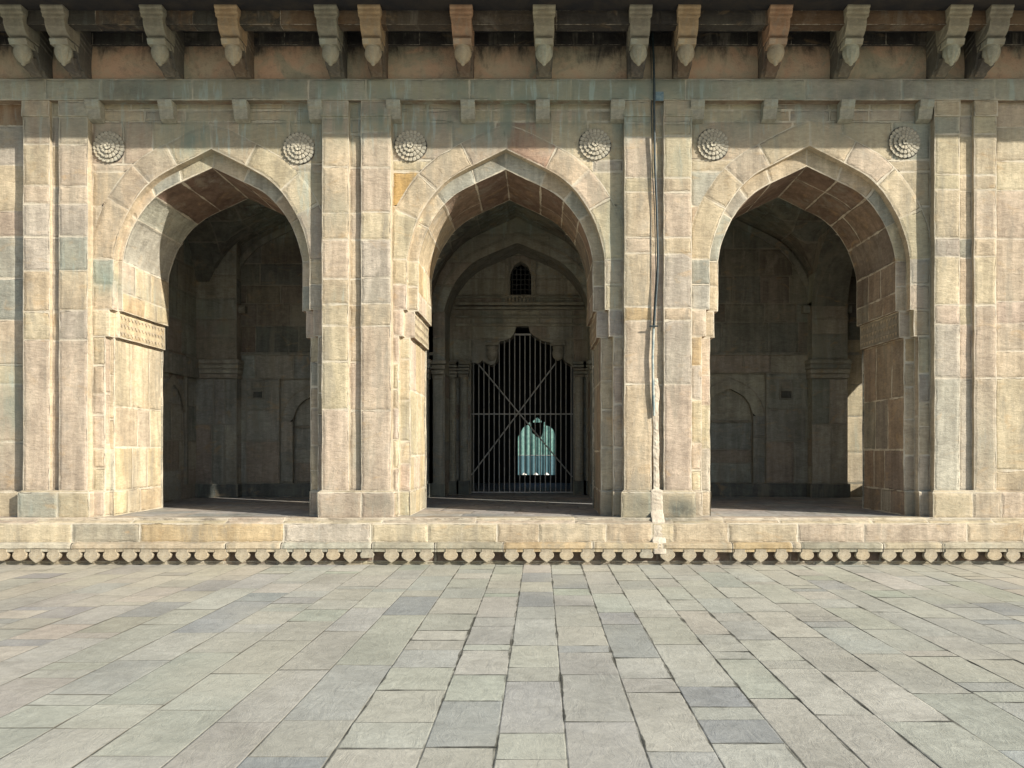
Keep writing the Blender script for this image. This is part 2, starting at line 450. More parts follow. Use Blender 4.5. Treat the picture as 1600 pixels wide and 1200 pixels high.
def wall(mb, P, s0, s1, zs, lo=.4, hi=.9, pal=None, step=.10, named=False, extra=(0, 0), cut=None, widths=None):
    """ashlar on any developable face: P(s, z) -> point; zs = course lines; cut(s) = lowest z (arch below)"""
    for z0, z1 in zip(zs, zs[1:]):
        ss = splits(s0, s1, lo, hi) if widths is None else widths
        for a, b in zip(ss, ss[1:]):
            col = pick(pal)
            if named:
                q = P((a + b) / 2, (z0 + z1) / 2); col = stone_at(q[0], q[2], col)
            if cut is None:
                mb.quad([P(a, z0), P(b, z0), P(b, z1), P(a, z1)], col=col, size=(b - a, z1 - z0), uv=(0, b - a, 0, z1 - z0), step=step, extra=extra)
            else:
                k = max(1, int(math.ceil((b - a) / .07)))
                for i in range(k):
                    sa = a + (b - a) * i / k; sb = a + (b - a) * (i + 1) / k
                    ca = min(z1, max(z0, cut(sa))); cb = min(z1, max(z0, cut(sb)))
                    if ca >= z1 - 1e-4 and cb >= z1 - 1e-4: continue
                    p = [P(sa, ca), P(sb, cb), P(sb, z1), P(sa, z1)]
                    p = [Vector(q) for q in p]
                    base = len(mb.v); mb.v += p; mb.f.append([base, base + 1, base + 2, base + 3])
                    for (u, v, q) in ((sa - a, ca - z0, p[0]), (sb - a, cb - z0, p[1]), (sb - a, z1 - z0, p[2]), (sa - a, z1 - z0, p[3])):
                        g, kk = stain_at(q.x, q.z)
                        mb.ua.append((u, v)); mb.ub.append((b - a - u, z1 - z0 - v)); mb.col.append((*col, 1)); mb.st.append((min(1, g + extra[0]), min(1, kk + extra[1]), 0, 1))

# ------------------------------------------------------------------ measures
ZF = H - 1.07                     # floor of the arcade
YA, YB, YC = .125, .27, 1.78       # spandrel plane, inner order, back of the front wall
ZBASE = Z(769)                    # top of the base band
ZI0, ZI1 = Z(528, 12.3), Z(487, 12.3)    # impost
ZS = Z(405, 12.12)                # springing
ZFR0, ZFR1 = Z(158), Z(125)       # frieze
BAYS = [dict(l=X(137), r=X(503), c1=-5.20, h1=1.55, c2=-5.245, h2=1.435, za1=Z(233, 12.125), za2=Z(262, 12.27), cx=-5.28),
        dict(l=X(611), r=X(975.5), c1=-.55, h1=1.56, c2=-.562, h2=1.39, za1=Z(233, 12.125), za2=Z(265, 12.27), cx=-.555),
        dict(l=X(1081), r=X(1460), c1=4.25, h1=1.58, c2=4.25, h2=1.417, za1=Z(228, 12.125), za2=Z(260, 12.27), cx=4.27)]
XL, XR, XI = -11.5, 12.6, 9.3               # ends of the built facade

def root(name, label, cat, loc=(0, 0, 0)):
    o = bpy.data.objects.new(name, None); C.objects.link(o); o.location = loc
    return tag(o, label, cat)
B = root('arcaded_building', 'old sandstone building front with three pointed arches between grooved pilasters under a bracketed eave', 'building')

# ------------------------------------------------------------------ front wall, bay by bay
def split_lines(pys, d=D0): return sorted(Z(p, d) for p in pys)
VOUS = [0, 8, 15, 21, 28]     # voussoir breaks along one half (index into HALF)
for bi, b in enumerate(BAYS):
    mb = MB()
    P = lambda s, z: (s, YA, z)
    A1 = arch_pts(b['c1'], b['h1'], ZS, b['za1'])
    # plain jamb faces below the springing, three widths of opening
    levels = [(ZF, ZBASE, .125), (ZBASE, ZI0, .13), (ZI0, ZI1, .06), (ZI1, ZS, 0)]
    for z0, z1, w in levels:
        lx, rx = b['c1'] - b['h1'] - w, b['c1'] + b['h1'] + w
        if z1 == ZBASE: zs = [z0, z1]; y = YA - .04
        elif z1 == ZI1: zs = [z0, z1]; y = YA
        else: zs = courses(z0, z1, .3, .75); y = YA
        PP = lambda s, z, y=y: (s, y, z)
        if lx > b['l']: wall(mb, PP, b['l'], lx, zs, 2, 3, named=True)
        if b['r'] > rx: wall(mb, PP, rx, b['r'], zs if z1 in (ZBASE, ZI1) else courses(z0, z1, .3, .75), 2, 3, named=True)
        if z1 == ZBASE:   # sloping top of base
            for a_, c_ in ((b['l'], lx), (rx, b['r'])):
                mb.quad([(a_, y, ZBASE), (c_, y, ZBASE), (c_, YA, ZBASE + .03), (a_, YA, ZBASE + .03)])
    # voussoirs: from the arris outward, clipped at the pilasters
    def outp(p, nrm, w=.40):
        t = w
        if nrm[0] > 1e-6: t = min(t, (b['r'] - p[0]) / nrm[0])
        if nrm[0] < -1e-6: t = min(t, (b['l'] - p[0]) / nrm[0])
        return (p[0] + nrm[0] * t, p[1] + nrm[1] * t)
    n = len(A1); N = []
    for i in range(n):
        q0, q1 = A1[max(0, i - 1)], A1[min(n - 1, i + 1)]
        tx, tz = q1[0] - q0[0], q1[1] - q0[1]; L = math.hypot(tx, tz)
        N.append((-tz / L, tx / L))
    N[0] = (-1, 0); N[-1] = (1, 0); N[28] = (0, 1)
    O = [outp(A1[i], N[i], .40) for i in range(n)]
    # outer line must reach the spandrel as a function of x
    idx = sorted(set([k for k in VOUS] + [56 - k for k in VOUS]))
    idx = sorted(set(min(56, max(0, k + (RNG.choice([-1, 0, 1]) if k not in (0, 28, 56) else 0))) for k in idx))
    for a, c in zip(idx, idx[1:]):
        col = pick([(CREAM, 5), (PINK, 2), (TAN, 3)])
        mid = (a + c) // 2
        mx = (A1[mid][0] + O[mid][0]) / 2; mz = (A1[mid][1] + O[mid][1]) / 2
        col = stone_at(mx, mz, col)
        lens = [0]
        for i in range(a, c): lens.append(lens[-1] + math.hypot(A1[i + 1][0] - A1[i][0], A1[i + 1][1] - A1[i][1]))
        for i in range(a, c):
            u0, u1 = lens[i - a], lens[i - a + 1]
            p = [(A1[i + 1][0], YA, A1[i + 1][1]), (A1[i][0], YA, A1[i][1]), (O[i][0], YA, O[i][1]), (O[i + 1][0], YA, O[i + 1][1])]
            hh = .40
            mb.quad(p[1:2] + p[0:1] + p[3:4] + p[2:3], uv=(u0, u1, 0, hh), size=(lens[-1], hh), col=col, step=.2)
    # wall above the voussoirs
    def cut(x, O=O):
        z = ZS
        for i in range(len(O) - 1):
            a, c = O[i], O[i + 1]
            if a[0] - 1e-6 <= x <= c[0] + 1e-6 and c[0] - a[0] > 1e-5:
                z = max(z, a[1] + (c[1] - a[1]) * (x - a[0]) / (c[0] - a[0]))
        if abs(x - b['l']) < 1e-3: z = max(z, max(o[1] for o in O if abs(o[0] - b['l']) < 1e-3) if any(abs(o[0] - b['l']) < 1e-3 for o in O) else ZS)
        if abs(x - b['r']) < 1e-3: z = max(z, max(o[1] for o in O if abs(o[0] - b['r']) < 1e-3) if any(abs(o[0] - b['r']) < 1e-3 for o in O) else ZS)
        return z
    wall(mb, P, b['l'], b['r'], [ZS] + split_lines((322, 268, 250 if bi else 256, 190, 172, 158), 12.12), .45, .95, named=True, cut=cut)
    mb.build('spandrel_wall', M_STONE, B)

    # inner order: step back, ring face, deep reveal
    mr = MB()
    def outline(c, h, za):
        pts = []
        for z0, z1, w in levels:
            zz = np.linspace(z0, z1, 5 if z1 - z0 > .5 else 2)
            for z in zz: pts.append((c - h - w, float(z)))
        return pts
    def side_walls(c, h, y0, y1, sgn, mid):
        """reveal of one jamb, y0 (front) to y1 (back)"""
        deep = y1 - y0 > 1
        for z0, z1, w in levels:
            x = c + sgn * (h + w)
            ya = y0 - (.0 if z1 != ZBASE else .04)
            PR = lambda s, z, x=x: (x, s, z)
            if z1 in (ZBASE, ZI1): zs = [z0, z1]
            elif z1 == ZI0: zs = courses(z0, z1, .5, 1.3)
            else: zs = [z0, z0 + .30, z1] if deep else courses(z0, z1, .3, .6)
            wall(mr, PR, ya, y1, zs, .3, .75 if deep and z1 != ZI1 else 3, named=False, extra=(.0, 0),
                 pal=[((.32, .245, .18), 3), ((.30, .265, .21), 2), ((.26, .205, .16), 2)] if deep and sgn > 0 else ([(CREAM, 3), ((.52, .42, .27), 2), (PINK, 1.5), (OCHRE, .5)] if deep else None))  # right reveals brown, left ones cream: shade and sun put into the tint
            if z1 == ZI1 and deep:     # carved rows of leaves on the impost
                for r in range(3):
                    zc = z0 + (z1 - z0) * (r + .55) / 3.2
                    k = int((y1 - y0) / .11)
                    for i in range(k):
                        yc = y0 + .08 + i * .11
                        q = .012
                        xx = x - sgn * q
                        mr.poly([(xx, yc, zc - .035), (xx, yc + .05, zc + .03), (xx, yc - .05, zc + .03)] if sgn > 0 else
                                [(xx, yc, zc - .035), (xx, yc - .05, zc + .03), (xx, yc + .05, zc + .03)], TAN)
        # little ledges where the opening widens below
        zz = [(ZI1, 0, .06), (ZI0, .06, .13)]
        for z, w0, w1 in zz:
            mr.quad([(c + sgn * (h + w0), y0, z), (c + sgn * (h + w1), y0, z), (c + sgn * (h + w1), y1, z), (c + sgn * (h + w0), y1, z)], col=BROWN)
    for sgn in (-1, 1):
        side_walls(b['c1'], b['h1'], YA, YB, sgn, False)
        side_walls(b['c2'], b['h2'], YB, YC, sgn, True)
        # face of the inner order beside the jambs
        for z0, z1, w in levels:
            xa = b['c2'] + sgn * (b['h2'] + w); xb = b['c1'] + sgn * (b['h1'] + w + .25)
            zs = [z0, z1] if z1 in (ZBASE, ZI1) else courses(z0, z1, .3, .75)
            wall(mr, lambda s, z, z1=z1: (s, YB - (.03 if z1 == ZBASE else 0), z), min(xa, xb), max(xa, xb), zs, 2, 3)
    A2 = arch_pts(b['c2'], b['h2'], ZS, b['za2'])
    O2 = arch_pts(b['c1'], b['h1'] + .12, ZS, b['za1'] + .1)
    for a, c in zip(idx, idx[1:]):
        col = pick([(CREAM, 3), (TAN, 2), (GREY, 2), (SLATE, 1)])
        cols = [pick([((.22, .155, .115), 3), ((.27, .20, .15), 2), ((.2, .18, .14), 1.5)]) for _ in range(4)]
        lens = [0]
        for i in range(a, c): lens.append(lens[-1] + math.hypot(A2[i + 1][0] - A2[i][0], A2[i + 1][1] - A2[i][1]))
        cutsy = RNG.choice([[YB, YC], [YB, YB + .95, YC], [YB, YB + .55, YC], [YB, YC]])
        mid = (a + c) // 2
        pp = [((.20, .135, .10), 3), ((.25, .175, .125), 2)] if abs(mid - 28) < 13 else ([((.44, .36, .24), 3), ((.45, .34, .20), 2), (GREY, 2)] if mid < 28 else [((.25, .18, .13), 3), ((.22, .18, .14), 1)])  # crown and right haunch brown as shaded, left haunch tan as sunlit
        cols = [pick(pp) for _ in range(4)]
        for i in range(a, c):
            u0, u1 = lens[i - a], lens[i - a + 1]; L = lens[-1]
            p, q, o, r = A2[i], A2[i + 1], O2[i], O2[i + 1]
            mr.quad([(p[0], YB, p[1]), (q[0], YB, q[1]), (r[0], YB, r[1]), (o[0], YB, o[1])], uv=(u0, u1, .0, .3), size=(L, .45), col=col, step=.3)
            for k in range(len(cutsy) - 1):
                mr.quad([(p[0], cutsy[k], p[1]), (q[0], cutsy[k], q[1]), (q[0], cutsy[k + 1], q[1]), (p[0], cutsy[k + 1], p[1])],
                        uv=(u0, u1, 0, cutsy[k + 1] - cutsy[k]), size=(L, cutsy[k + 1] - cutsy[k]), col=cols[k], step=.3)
            p, q = A1[i], A1[i + 1]
            mr.quad([(p[0], YA, p[1]), (q[0], YA, q[1]), (q[0], YB, q[1]), (p[0], YB, p[1])], uv=(.5, .6, .05, .3), size=(1, .5), col=TAN, step=.3)
    # the wall's inner face
    PB = lambda s, z: (s, YC, z)
    inl, inr = b['c2'] - 2.6, b['c2'] + 2.6
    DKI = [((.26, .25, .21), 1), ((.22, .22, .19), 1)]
    wall(mr, PB, b['c2'] - 2.42, b['c2'] - b['h2'] - .1, courses(ZF, ZS), .4, .9, pal=DKI)
    wall(mr, PB, b['c2'] + b['h2'] + .1, b['c2'] + 2.42, courses(ZF, ZS), .4, .9, pal=DKI)
    wall(mr, PB, b['c2'] - 2.42, b['c2'] + 2.42, courses(ZS, 8.3), .4, .9, pal=DKI,
         cut=lambda x, b=b: arch_h(x, b['c2'], b['h2'], ZS, b['za2']) if abs(x - b['c2']) < b['h2'] else ZS)
    mr.build('arch_reveal', M_STONE, B)

# ------------------------------------------------------------------ pilasters
PIL = [(X(36), X(137), X(78), X(92), [157, 182, 226, 291, 318, 370, 423, 486, 532, 769]),
       (X(503), X(611), X(545), X(564), [157, 183, 207, 261, 332, 374, 435, 475, 509, 565, 640, 769]),
       (X(975.5), X(1081), X(1018), X(1037), [157, 192, 213, 277, 300, 371, 396, 480, 502, 600, 769]),
       (X(1460), X(1557), X(1500), X(1522), [157, 180, 210, 273, 297, 372, 401, 476, 507, 592, 769])]
for x0, x1, g0, g1, lines in PIL:
    mb = MB()
    zs = split_lines(lines)
    gd = .055
    def jz(zs):
        return [zs[0]] + [z + RNG.uniform(-.012, .012) for z in zs[1:-1]] + [zs[-1]]
    wall(mb, lambda s, z: (s, 0, z), x0, g0, jz(zs), 2, 3, named=True)
    wall(mb, lambda s, z: (s, gd, z), g0, g1, jz(zs), 2, 3, named=True)
    # right slab: lower course often split by a standing joint
    zr = jz(zs)
    if RNG.random() < .5 and len(zr) > 4: zr.pop(2)
    wall(mb, lambda s, z: (s, 0, z), g1, x1, zr, 2, 3, named=True)
    for x, y0, y1 in ((g0, 0, gd), (g1, 0, gd), (x0, 0, YA), (x1, 0, YA)):
        mb.quad([(x, y0, zs[0]), (x, y1, zs[0]), (x, y1, zs[-1]), (x, y0, zs[-1])], col=TAN, uv=(.1, .2, .1, 5), size=(1, 9), step=.3)
    # base band
    by = -.05
    ss = [x0 - .05, (x0 + x1) / 2 + RNG.uniform(-.25, .25), x1 + .05]
    wall(mb, lambda s, z: (s, by, z), x0 - .05, x1 + .05, [ZF - .02, ZBASE], 2, 3, widths=ss, named=True)
    for x in (x0 - .05, x1 + .05):
        mb.quad([(x, by, ZF - .02), (x, YA + .02, ZF - .02), (x, YA + .02, ZBASE), (x, by, ZBASE)], step=.3)
    mb.quad([(x0 - .05, by, ZBASE), (x1 + .05, by, ZBASE), (x1 + .01, 0, ZBASE + .03), (x0 - .01, 0, ZBASE + .03)], col=CREAM, step=.2)
    mb.quad([(x0 - .05, by, ZBASE), (x0 - .05, YA + .02, ZBASE), (x0, YA + .02, ZBASE + .03), (x0, 0, ZBASE + .03)], step=.4)
    mb.quad([(x1 + .05, by, ZBASE), (x1 + .05, YA + .02, ZBASE), (x1, YA + .02, ZBASE + .03), (x1, 0, ZBASE + .03)], step=.4)
    # cap stones at the head, a finger proud
    zc0 = Z(182)
    for a, c in ((x0 - .012, g0), (g1, x1 + .012)):
        mb.quad([(a, -.02, zc0), (c, -.02, zc0), (c, -.02, ZFR0), (a, -.02, ZFR0)])
        mb.quad([(a, -.02, zc0), (a, .0, zc0), (c, .0, zc0), (c, -.02, zc0)], col=TAN)
    o = mb.build('pilaster', M_STONE, B)

# plain walls left and right of the outer pilasters
mb = MB()
wall(mb, lambda s, z: (s, YA, z), XL, X(36), [ZBASE] + split_lines([765, 690, 600, 570, 500, 435, 370, 330, 258, 197, 158][1:], 12.12), .5, 1.0, named=True)
wall(mb, lambda s, z: (s, YA - .05, z), XL, X(36) - .05, [ZF, ZBASE], .5, 1.2)
mb.quad([(XL, YA - .05, ZBASE), (X(36), YA - .05, ZBASE), (X(36), YA, ZBASE + .02), (XL, YA, ZBASE + .02)])
tag(mb.build('side_wall', M_STONE, B), 'plain ashlar wall left of the leftmost pilaster')
mb = MB()
wall(mb, lambda s, z: (s, .05, z), X(1557), XR, [ZBASE] + split_lines([765, 735, 590, 548, 505, 470, 372, 296, 250, 197, 158][1:]), .5, 1.1, named=True)
wall(mb, lambda s, z: (s, -.05, z), X(1557) + .05, XR, [ZF - .02, ZBASE], .5, 1.3)
mb.quad([(X(1557), -.05, ZBASE), (XR, -.05, ZBASE), (XR, .05, ZBASE + .03), (X(1557), .05, ZBASE + .03)])
tag(mb.build('side_wall', M_STONE, B), 'plain ashlar wall right of the rightmost pilaster')

# frieze and the wall under the eave
mb = MB()
xs = splits(XL, XR, .8, 1.9)
for a, c in zip(xs, xs[1:]):
    col = pick([(GREY, 2), (SLATE, 2.5), ((.33, .34, .28), 2)])
    mb.quad([(a, -.035, ZFR0), (c, -.035, ZFR0), (c, -.035, ZFR1), (a, -.035, ZFR1)], col=col, extra=(.1, .0))
mb.quad([(XL, -.035, ZFR1), (XR, -.035, ZFR1), (XR, .06, ZFR1 + .05), (XL, .06, ZFR1 + .05)], col=TAN)
mb.quad([(XL, -.035, ZFR0), (XR, -.035, ZFR0), (XR, YA, ZFR0), (XL, YA, ZFR0)], col=BROWN)
mb.build('frieze', M_STONE, B)
mb = MB()
xs = np.linspace(XL, XR, 60); 
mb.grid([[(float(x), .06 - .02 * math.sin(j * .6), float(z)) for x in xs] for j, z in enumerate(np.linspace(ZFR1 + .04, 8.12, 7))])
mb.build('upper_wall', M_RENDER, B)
mb = MB()
xs = splits(XL, XR, .5, 1.0)
for a, c in zip(xs, xs[1:]):
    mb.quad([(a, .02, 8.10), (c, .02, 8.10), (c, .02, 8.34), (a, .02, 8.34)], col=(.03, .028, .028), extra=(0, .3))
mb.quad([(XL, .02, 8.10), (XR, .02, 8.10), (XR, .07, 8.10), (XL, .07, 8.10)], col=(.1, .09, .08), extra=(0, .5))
mb.build('top_course', M_CARVE, B)
# eave beam between the brackets, and the projecting eave slab
mb = MB()
xs = splits(XL, XR, 1.0, 1.6)
for a, c in zip(xs, xs[1:]):
    col = RNG.choice([(.10, .08, .06), (.06, .055, .05), (.19, .12, .07), (.07, .065, .055)])  # beam tones darkened to carry the shade under the eave
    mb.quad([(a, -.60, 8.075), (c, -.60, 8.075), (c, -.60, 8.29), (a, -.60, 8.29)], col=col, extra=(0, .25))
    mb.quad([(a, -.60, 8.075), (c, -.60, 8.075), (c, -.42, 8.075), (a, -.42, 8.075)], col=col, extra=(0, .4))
    mb.quad([(a, -.42, 8.075), (c, -.42, 8.075), (c, -.42, 8.29), (a, -.42, 8.29)], col=col, extra=(0, .6))  # underside and back darker still, as painted shade
mb.build('eave_beam', M_CARVE, B)
mb = MB()
LIP = 1.76
mb.extrude([(.02, 8.29), (-LIP, 8.27), (-LIP, 8.36), (.02, 8.75)], XL - .3, XR + .2)
mb.build('eave_slab', M_SOOT, B)

# ------------------------------------------------------------------ corbels under the frieze
cor = MB()
cor.extrude([(YA, .30), (-.075, .30), (-.075, .255), (-.06, .235), (-.06, .20), (-.02, .17), (-.01, .10), (.02, .03), (YA, 0)], -.11, .11, col=GREY, st=(.25, 0))
cpx = [146, 260, 376, 493, 615, 731, 848, 965, 1089, 1203, 1323, 1446]
c0 = None
for i, px in enumerate(cpx):
    x = X(px, 12)
    if c0 is None:
        c0 = cor.build('corbel', M_CARVE, B, bevel=.008); o = c0
    else:
        o = c0.copy(); C.objects.link(o); o.parent = B
    o.location = (x, 0, ZFR0 - .302)
    o['group'] = 'small corbels under the frieze'

# ------------------------------------------------------------------ rosettes on the spandrels
def rosette_mesh():
    m = MB()
    m_col = (.50, .455, .36)
    # tiers of petals, each petal a lifted scoop
    seg = 10
    for (ri, ro, yb, yf, n, ph) in ((.15, .25, .0, -.026, 22, 0), (.085, .185, -.018, -.042, 17, .4), (.03, .12, -.034, -.056, 11, .1), (0, .055, -.048, -.068, 5, 0)):
        for k in range(n):
            a0 = 2 * math.pi * (k + ph) / n; da = 2 * math.pi / n
            rows = []
            for j in range(5):
                t = (0, .35, .65, .88, 1)[j]
                row = []
                for i in range(7):
                    q = i / 6 * 2 - 1
                    rr = ri + (ro - ri) * t * (1 - .15 * abs(q) ** 2.5)
                    aa = a0 + q * da * .48
                    lift = yf + .007 * abs(q) ** 4 + .010 * (1 - t)
                    row.append((rr * math.cos(aa), lift, rr * math.sin(aa)))
                rows.append(row)
            m.grid(rows[1:4], col=m_col, st=(.08, .0)); m.grid(rows[3:], col=m_col, st=(.1, .22)); m.grid(rows[:2], col=m_col, st=(.1, .45))  # petal edges and roots darkened: crevice shade put into the colour
            m.grid([rows[-1], [(q[0], yb + .01, q[2]) for q in rows[-1]]], col=m_col, st=(.0, .6))
    # backing disc, dark for the crevice shade
    ring = [(.262 * math.cos(t), -.006, .235 * math.sin(t)) for t in np.linspace(0, 2 * math.pi, 40, endpoint=False)]
    m.poly(ring[::-1], m_col, (0, .75))
    return m
r0 = None
for px, py in ((168, 228), (466, 230), (641, 226), (930, 224), (1115, 224), (1415, 221)):
    if r0 is None: r0 = rosette_mesh().build('rosette', M_CARVE, B); o = r0
    else: o = r0.copy(); C.objects.link(o); o.parent = B
    o.location = (X(px, 12.07), YA - .002, Z(py, 12.07)); o.rotation_euler = (0, RNG.uniform(0, 1), 0)
    o['group'] = 'round flower rosettes above the arches'

# ------------------------------------------------------------------ eave brackets
def bracket_mesh(tint, side):
    m = MB()
    s = (.2, .22)
    body = [(.08, 8.29), (-.60, 8.29), (-.60, 8.10), (-.58, 8.0), (-.52, 7.93), (-.44, 7.90), (-.42, 7.82), (-.33, 7.78), (-.27, 7.66),
            (-.23, 7.60), (-.16, 7.60), (-.12, 7.545), (-.05, 7.535), (.08, 7.60)]
    m.extrude(body, -.125, .125, col=side, st=(.1, .35), taper=lambda z: 1.08 if z > 7.7 else 1.08 - (7.7 - z) * .9)  # body darkened to paint in the shade behind the bud
    head = [(-.30, 8.285), (-.76, 8.285), (-.76, 8.25), (-.735, 8.235), (-.735, 8.19), (-.71, 8.18), (-.71, 8.135), (-.69, 8.12), (-.685, 8.08), (-.67, 8.02),
            (-.63, 7.96), (-.58, 7.925), (-.52, 7.905), (-.30, 7.905)]
    m.extrude(head, -.158, .158, col=tint, st=(.05, .05), taper=lambda z: 1.06 if z > 8.13 else .93)
    # side fillets: raised bands running back to the wall
    for sg in (-1, 1):
        for k in range(3):
            z = 8.16 - k * .09
            x = sg * .125
            a, c = sorted((x, x + sg * .014))
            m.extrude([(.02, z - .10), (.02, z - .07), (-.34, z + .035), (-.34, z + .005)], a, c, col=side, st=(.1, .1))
    ab = [(-.31, 7.885), (-.595, 7.885), (-.60, 7.86), (-.58, 7.83), (-.57, 7.80), (-.31, 7.80)]
    m.extrude(ab, -.135, .135, col=lite(tint), st=(.2, .0))
    # little leaf tail under the bud
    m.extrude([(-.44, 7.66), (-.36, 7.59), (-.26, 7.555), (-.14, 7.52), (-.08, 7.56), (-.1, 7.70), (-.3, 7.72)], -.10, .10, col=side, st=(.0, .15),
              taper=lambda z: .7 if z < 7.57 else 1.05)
    return m
lite = lambda c: tuple(v * 1.25 for v in c)
def bud_mesh(tint, fl):
    m = MB()
    prof = [(.085, .135), (.108, .12), (.108, .10), (.098, .095), (.112, .07), (.122, .03), (.118, -.015), (.10, -.06), (.075, -.095), (.045, -.12), (.028, -.13), (.03, -.145), (.012, -.165), (0.001, -.168)]
    rows = []
    n = 48
    for r, z in prof:
        row = []
        for i in range(n):
            a = 2 * math.pi * i / n
            k = 1.08 - (1.6 * fl * abs(math.sin(a * 5)) ** .7 if -.10 < z < .06 else 0)
            row.append((r * k * math.cos(a), r * k * math.sin(a), z))
        rows.append(row)
    m.grid(rows, col=tint, st=(.2, .08), close_u=True)
    m.poly(rows[0], tint)
    return m
BR = [(-9.15, 0), (-7.78, 0), (-7.17, 3), (-5.72, 0), (-4.62, 2), (-3.16, 0), (-2.52, 2), (-1.17, 4), (.05, 1), (1.47, 3), (2.18, 2), (3.53, 4), (4.66, 1), (6.17, 1), (6.77, 3), (8.15, 0)]
tints = [(.25, .24, .19), (.34, .31, .23), (.42, .30, .18), (.27, .25, .20), (.40, .24, .15)]
sides = [(.15, .14, .12), (.19, .175, .14), (.19, .14, .10), (.13, .12, .11), (.21, .15, .11)]  # body tints carry the shade that sets off the paler buds
buds = [(.34, .32, .25), (.46, .46, .36), (.46, .38, .27), (.40, .38, .30), (.48, .38, .26)]
bm = {}
for x, k in BR:
    if k not in bm:
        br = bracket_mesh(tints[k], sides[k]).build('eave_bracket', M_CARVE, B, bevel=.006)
        bd = bud_mesh(buds[k], (.06, .16, .12, .15, .02)[k]).build('lotus_bud', M_CARVE, br, smooth=True)
        bd.location = (0, -.455, 7.70)
        bm[k] = (br, bd)
    else:
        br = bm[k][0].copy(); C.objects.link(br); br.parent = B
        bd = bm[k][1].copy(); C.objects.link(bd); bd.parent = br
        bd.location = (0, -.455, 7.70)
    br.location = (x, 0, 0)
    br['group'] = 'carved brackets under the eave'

# ------------------------------------------------------------------ plinth
mb = MB()
ZP1 = H - 117 * 11.75 / 1200; ZP2 = H - 147 * 11.75 / 1200
yl, yc, ym = -.13, -.25, -.34
xs = splits(XL, XR, .7, 1.6)
for a, c in zip(xs, xs[1:]):      # floor slab edge
    col = pick([(CREAM, 3), (PINK, 3), (MAUVE, 1)])
    mb.quad([(a, yl, ZF - .035), (c, yl, ZF - .035), (c, yl, ZF), (a, yl, ZF)], col=col, step=.3)
    mb.quad([(a, yl, ZF), (c, yl, ZF), (c, 0.12, ZF), (a, 0.12, ZF)], col=col, step=.3)
    mb.quad([(a, yc, ZP1), (c, yc, ZP1), (c, yl, ZF - .035), (a, yl, ZF - .035)], col=pick([(CREAM, 3), (PINK, 2)]), step=.2)
XP = [-11.5, X(-60), X(128), X(232), X(452), X(585), X(672), X(778), X(842), X(945), X(1015), X(1048), X(1132), X(1238), X(1340), X(1497), X(1585), 12.6]
cols = [TAN, CREAM, (.38, .34, .26), (.52, .40, .24), (.52, .46, .38), CREAM, (.46, .39, .27), (.50, .41, .29), (.50, .42, .30), (.5, .4, .28), CREAM, TAN, (.50, .42, .3), PINK, PINK, TAN, CREAM]
for (a, c), col in zip(zip(XP, XP[1:]), cols):
    mb.quad([(a, yc, ZP2), (c, yc, ZP2), (c, yc, ZP1), (a, yc, ZP1)], col=col, step=.2, stain=(.05, 0))
# moulding course and the recess behind the petals
ZM0, ZM1 = H - 161.5 * 11.66 / 1200, ZP2
XM = [-11.5, X(10), X(132), X(366), X(450), X(588), X(683), X(788), X(924), X(1024), X(1030), X(1136), X(1228), X(1240), X(1365), X(1455), 12.6]
mc = [(.45, .41, .31), (.5, .45, .35), TAN, (.52, .43, .30), (.44, .42, .34), (.36, .33, .25), (.38, .34, .25), OCHRE, (.46, .37, .24), TAN, (.45, .36, .24), (.48, .36, .2), TAN, (.36, .33, .25), (.47, .4, .28), (.45, .4, .3)]
for (a, c), col in zip(zip(XM, XM[1:]), mc):
    dz = RNG.uniform(-.006, .006)
    g = .006 if c - a > .2 else 0
    pr = [(yc, ZM1 + .01), (ym + .03, ZM1 + dz), (ym, ZM1 - .02 + dz), (ym - .005, ZM0 + .055), (ym + .015, ZM0 + .045), (ym + .015, ZM0), (yc, ZM0)]
    m_a = a + g; m_c = c - g
    for i in range(len(pr) - 1):
        (y0_, z0_), (y1_, z1_) = pr[i], pr[i + 1]
        mb.quad([(m_a, y1_, z1_), (m_c, y1_, z1_), (m_c, y0_, z0_), (m_a, y0_, z0_)], uv=(0, m_c - m_a, .5, .6), size=(m_c - m_a, 9), col=col, step=.2, stain=(.1, .03))
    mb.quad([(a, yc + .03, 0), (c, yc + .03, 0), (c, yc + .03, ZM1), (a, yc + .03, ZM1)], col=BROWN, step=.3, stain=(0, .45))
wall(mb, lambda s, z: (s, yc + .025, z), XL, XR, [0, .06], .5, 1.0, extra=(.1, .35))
mb.box(XL, XR, yc + .05, .1, .0, ZP1 - .05)
plinth = mb.build('plinth', M_STONE, B)
# hanging petals
def petal_mesh(w, h, kind):
    m = MB()
    pts = []
    n = 14
    for i in range(n + 1):
        t = i / n
        a = math.pi * t
        x = -math.cos(a) * w / 2
        z = -math.sin(a) ** .62 * h * .82
        if kind == 0: z -= h * .20 * max(0, 1 - abs(x) / (w * .30))
        if kind == 2: z = max(z, -h * .62)
        pts.append((x, z))
    pts = [(-w * .36, .045), (-w * .36, .0), (-w * .43, -.008)] + [p for p in pts[1:-1]] + [(w * .43, -.008), (w * .36, .0), (w * .36, .045)]
    T = .055
    front = [(x, 0, z) for x, z in pts]; inner = [(x * .94, -.006, z * .95 if z < .03 else z) for x, z in pts]
    back = [(x, T, z) for x, z in pts]
    col = ((.43, .37, .275), (.46, .38, .265), (.39, .355, .28))[kind]
    m.poly(inner, col, (.05, .03))
    for A, Bk in ((inner, front), (front, back)):
        for i in range(len(pts)):
            j = (i + 1) % len(pts)
            m.poly([A[i], Bk[i], Bk[j], A[j]], col, (.05, .08))
    return m
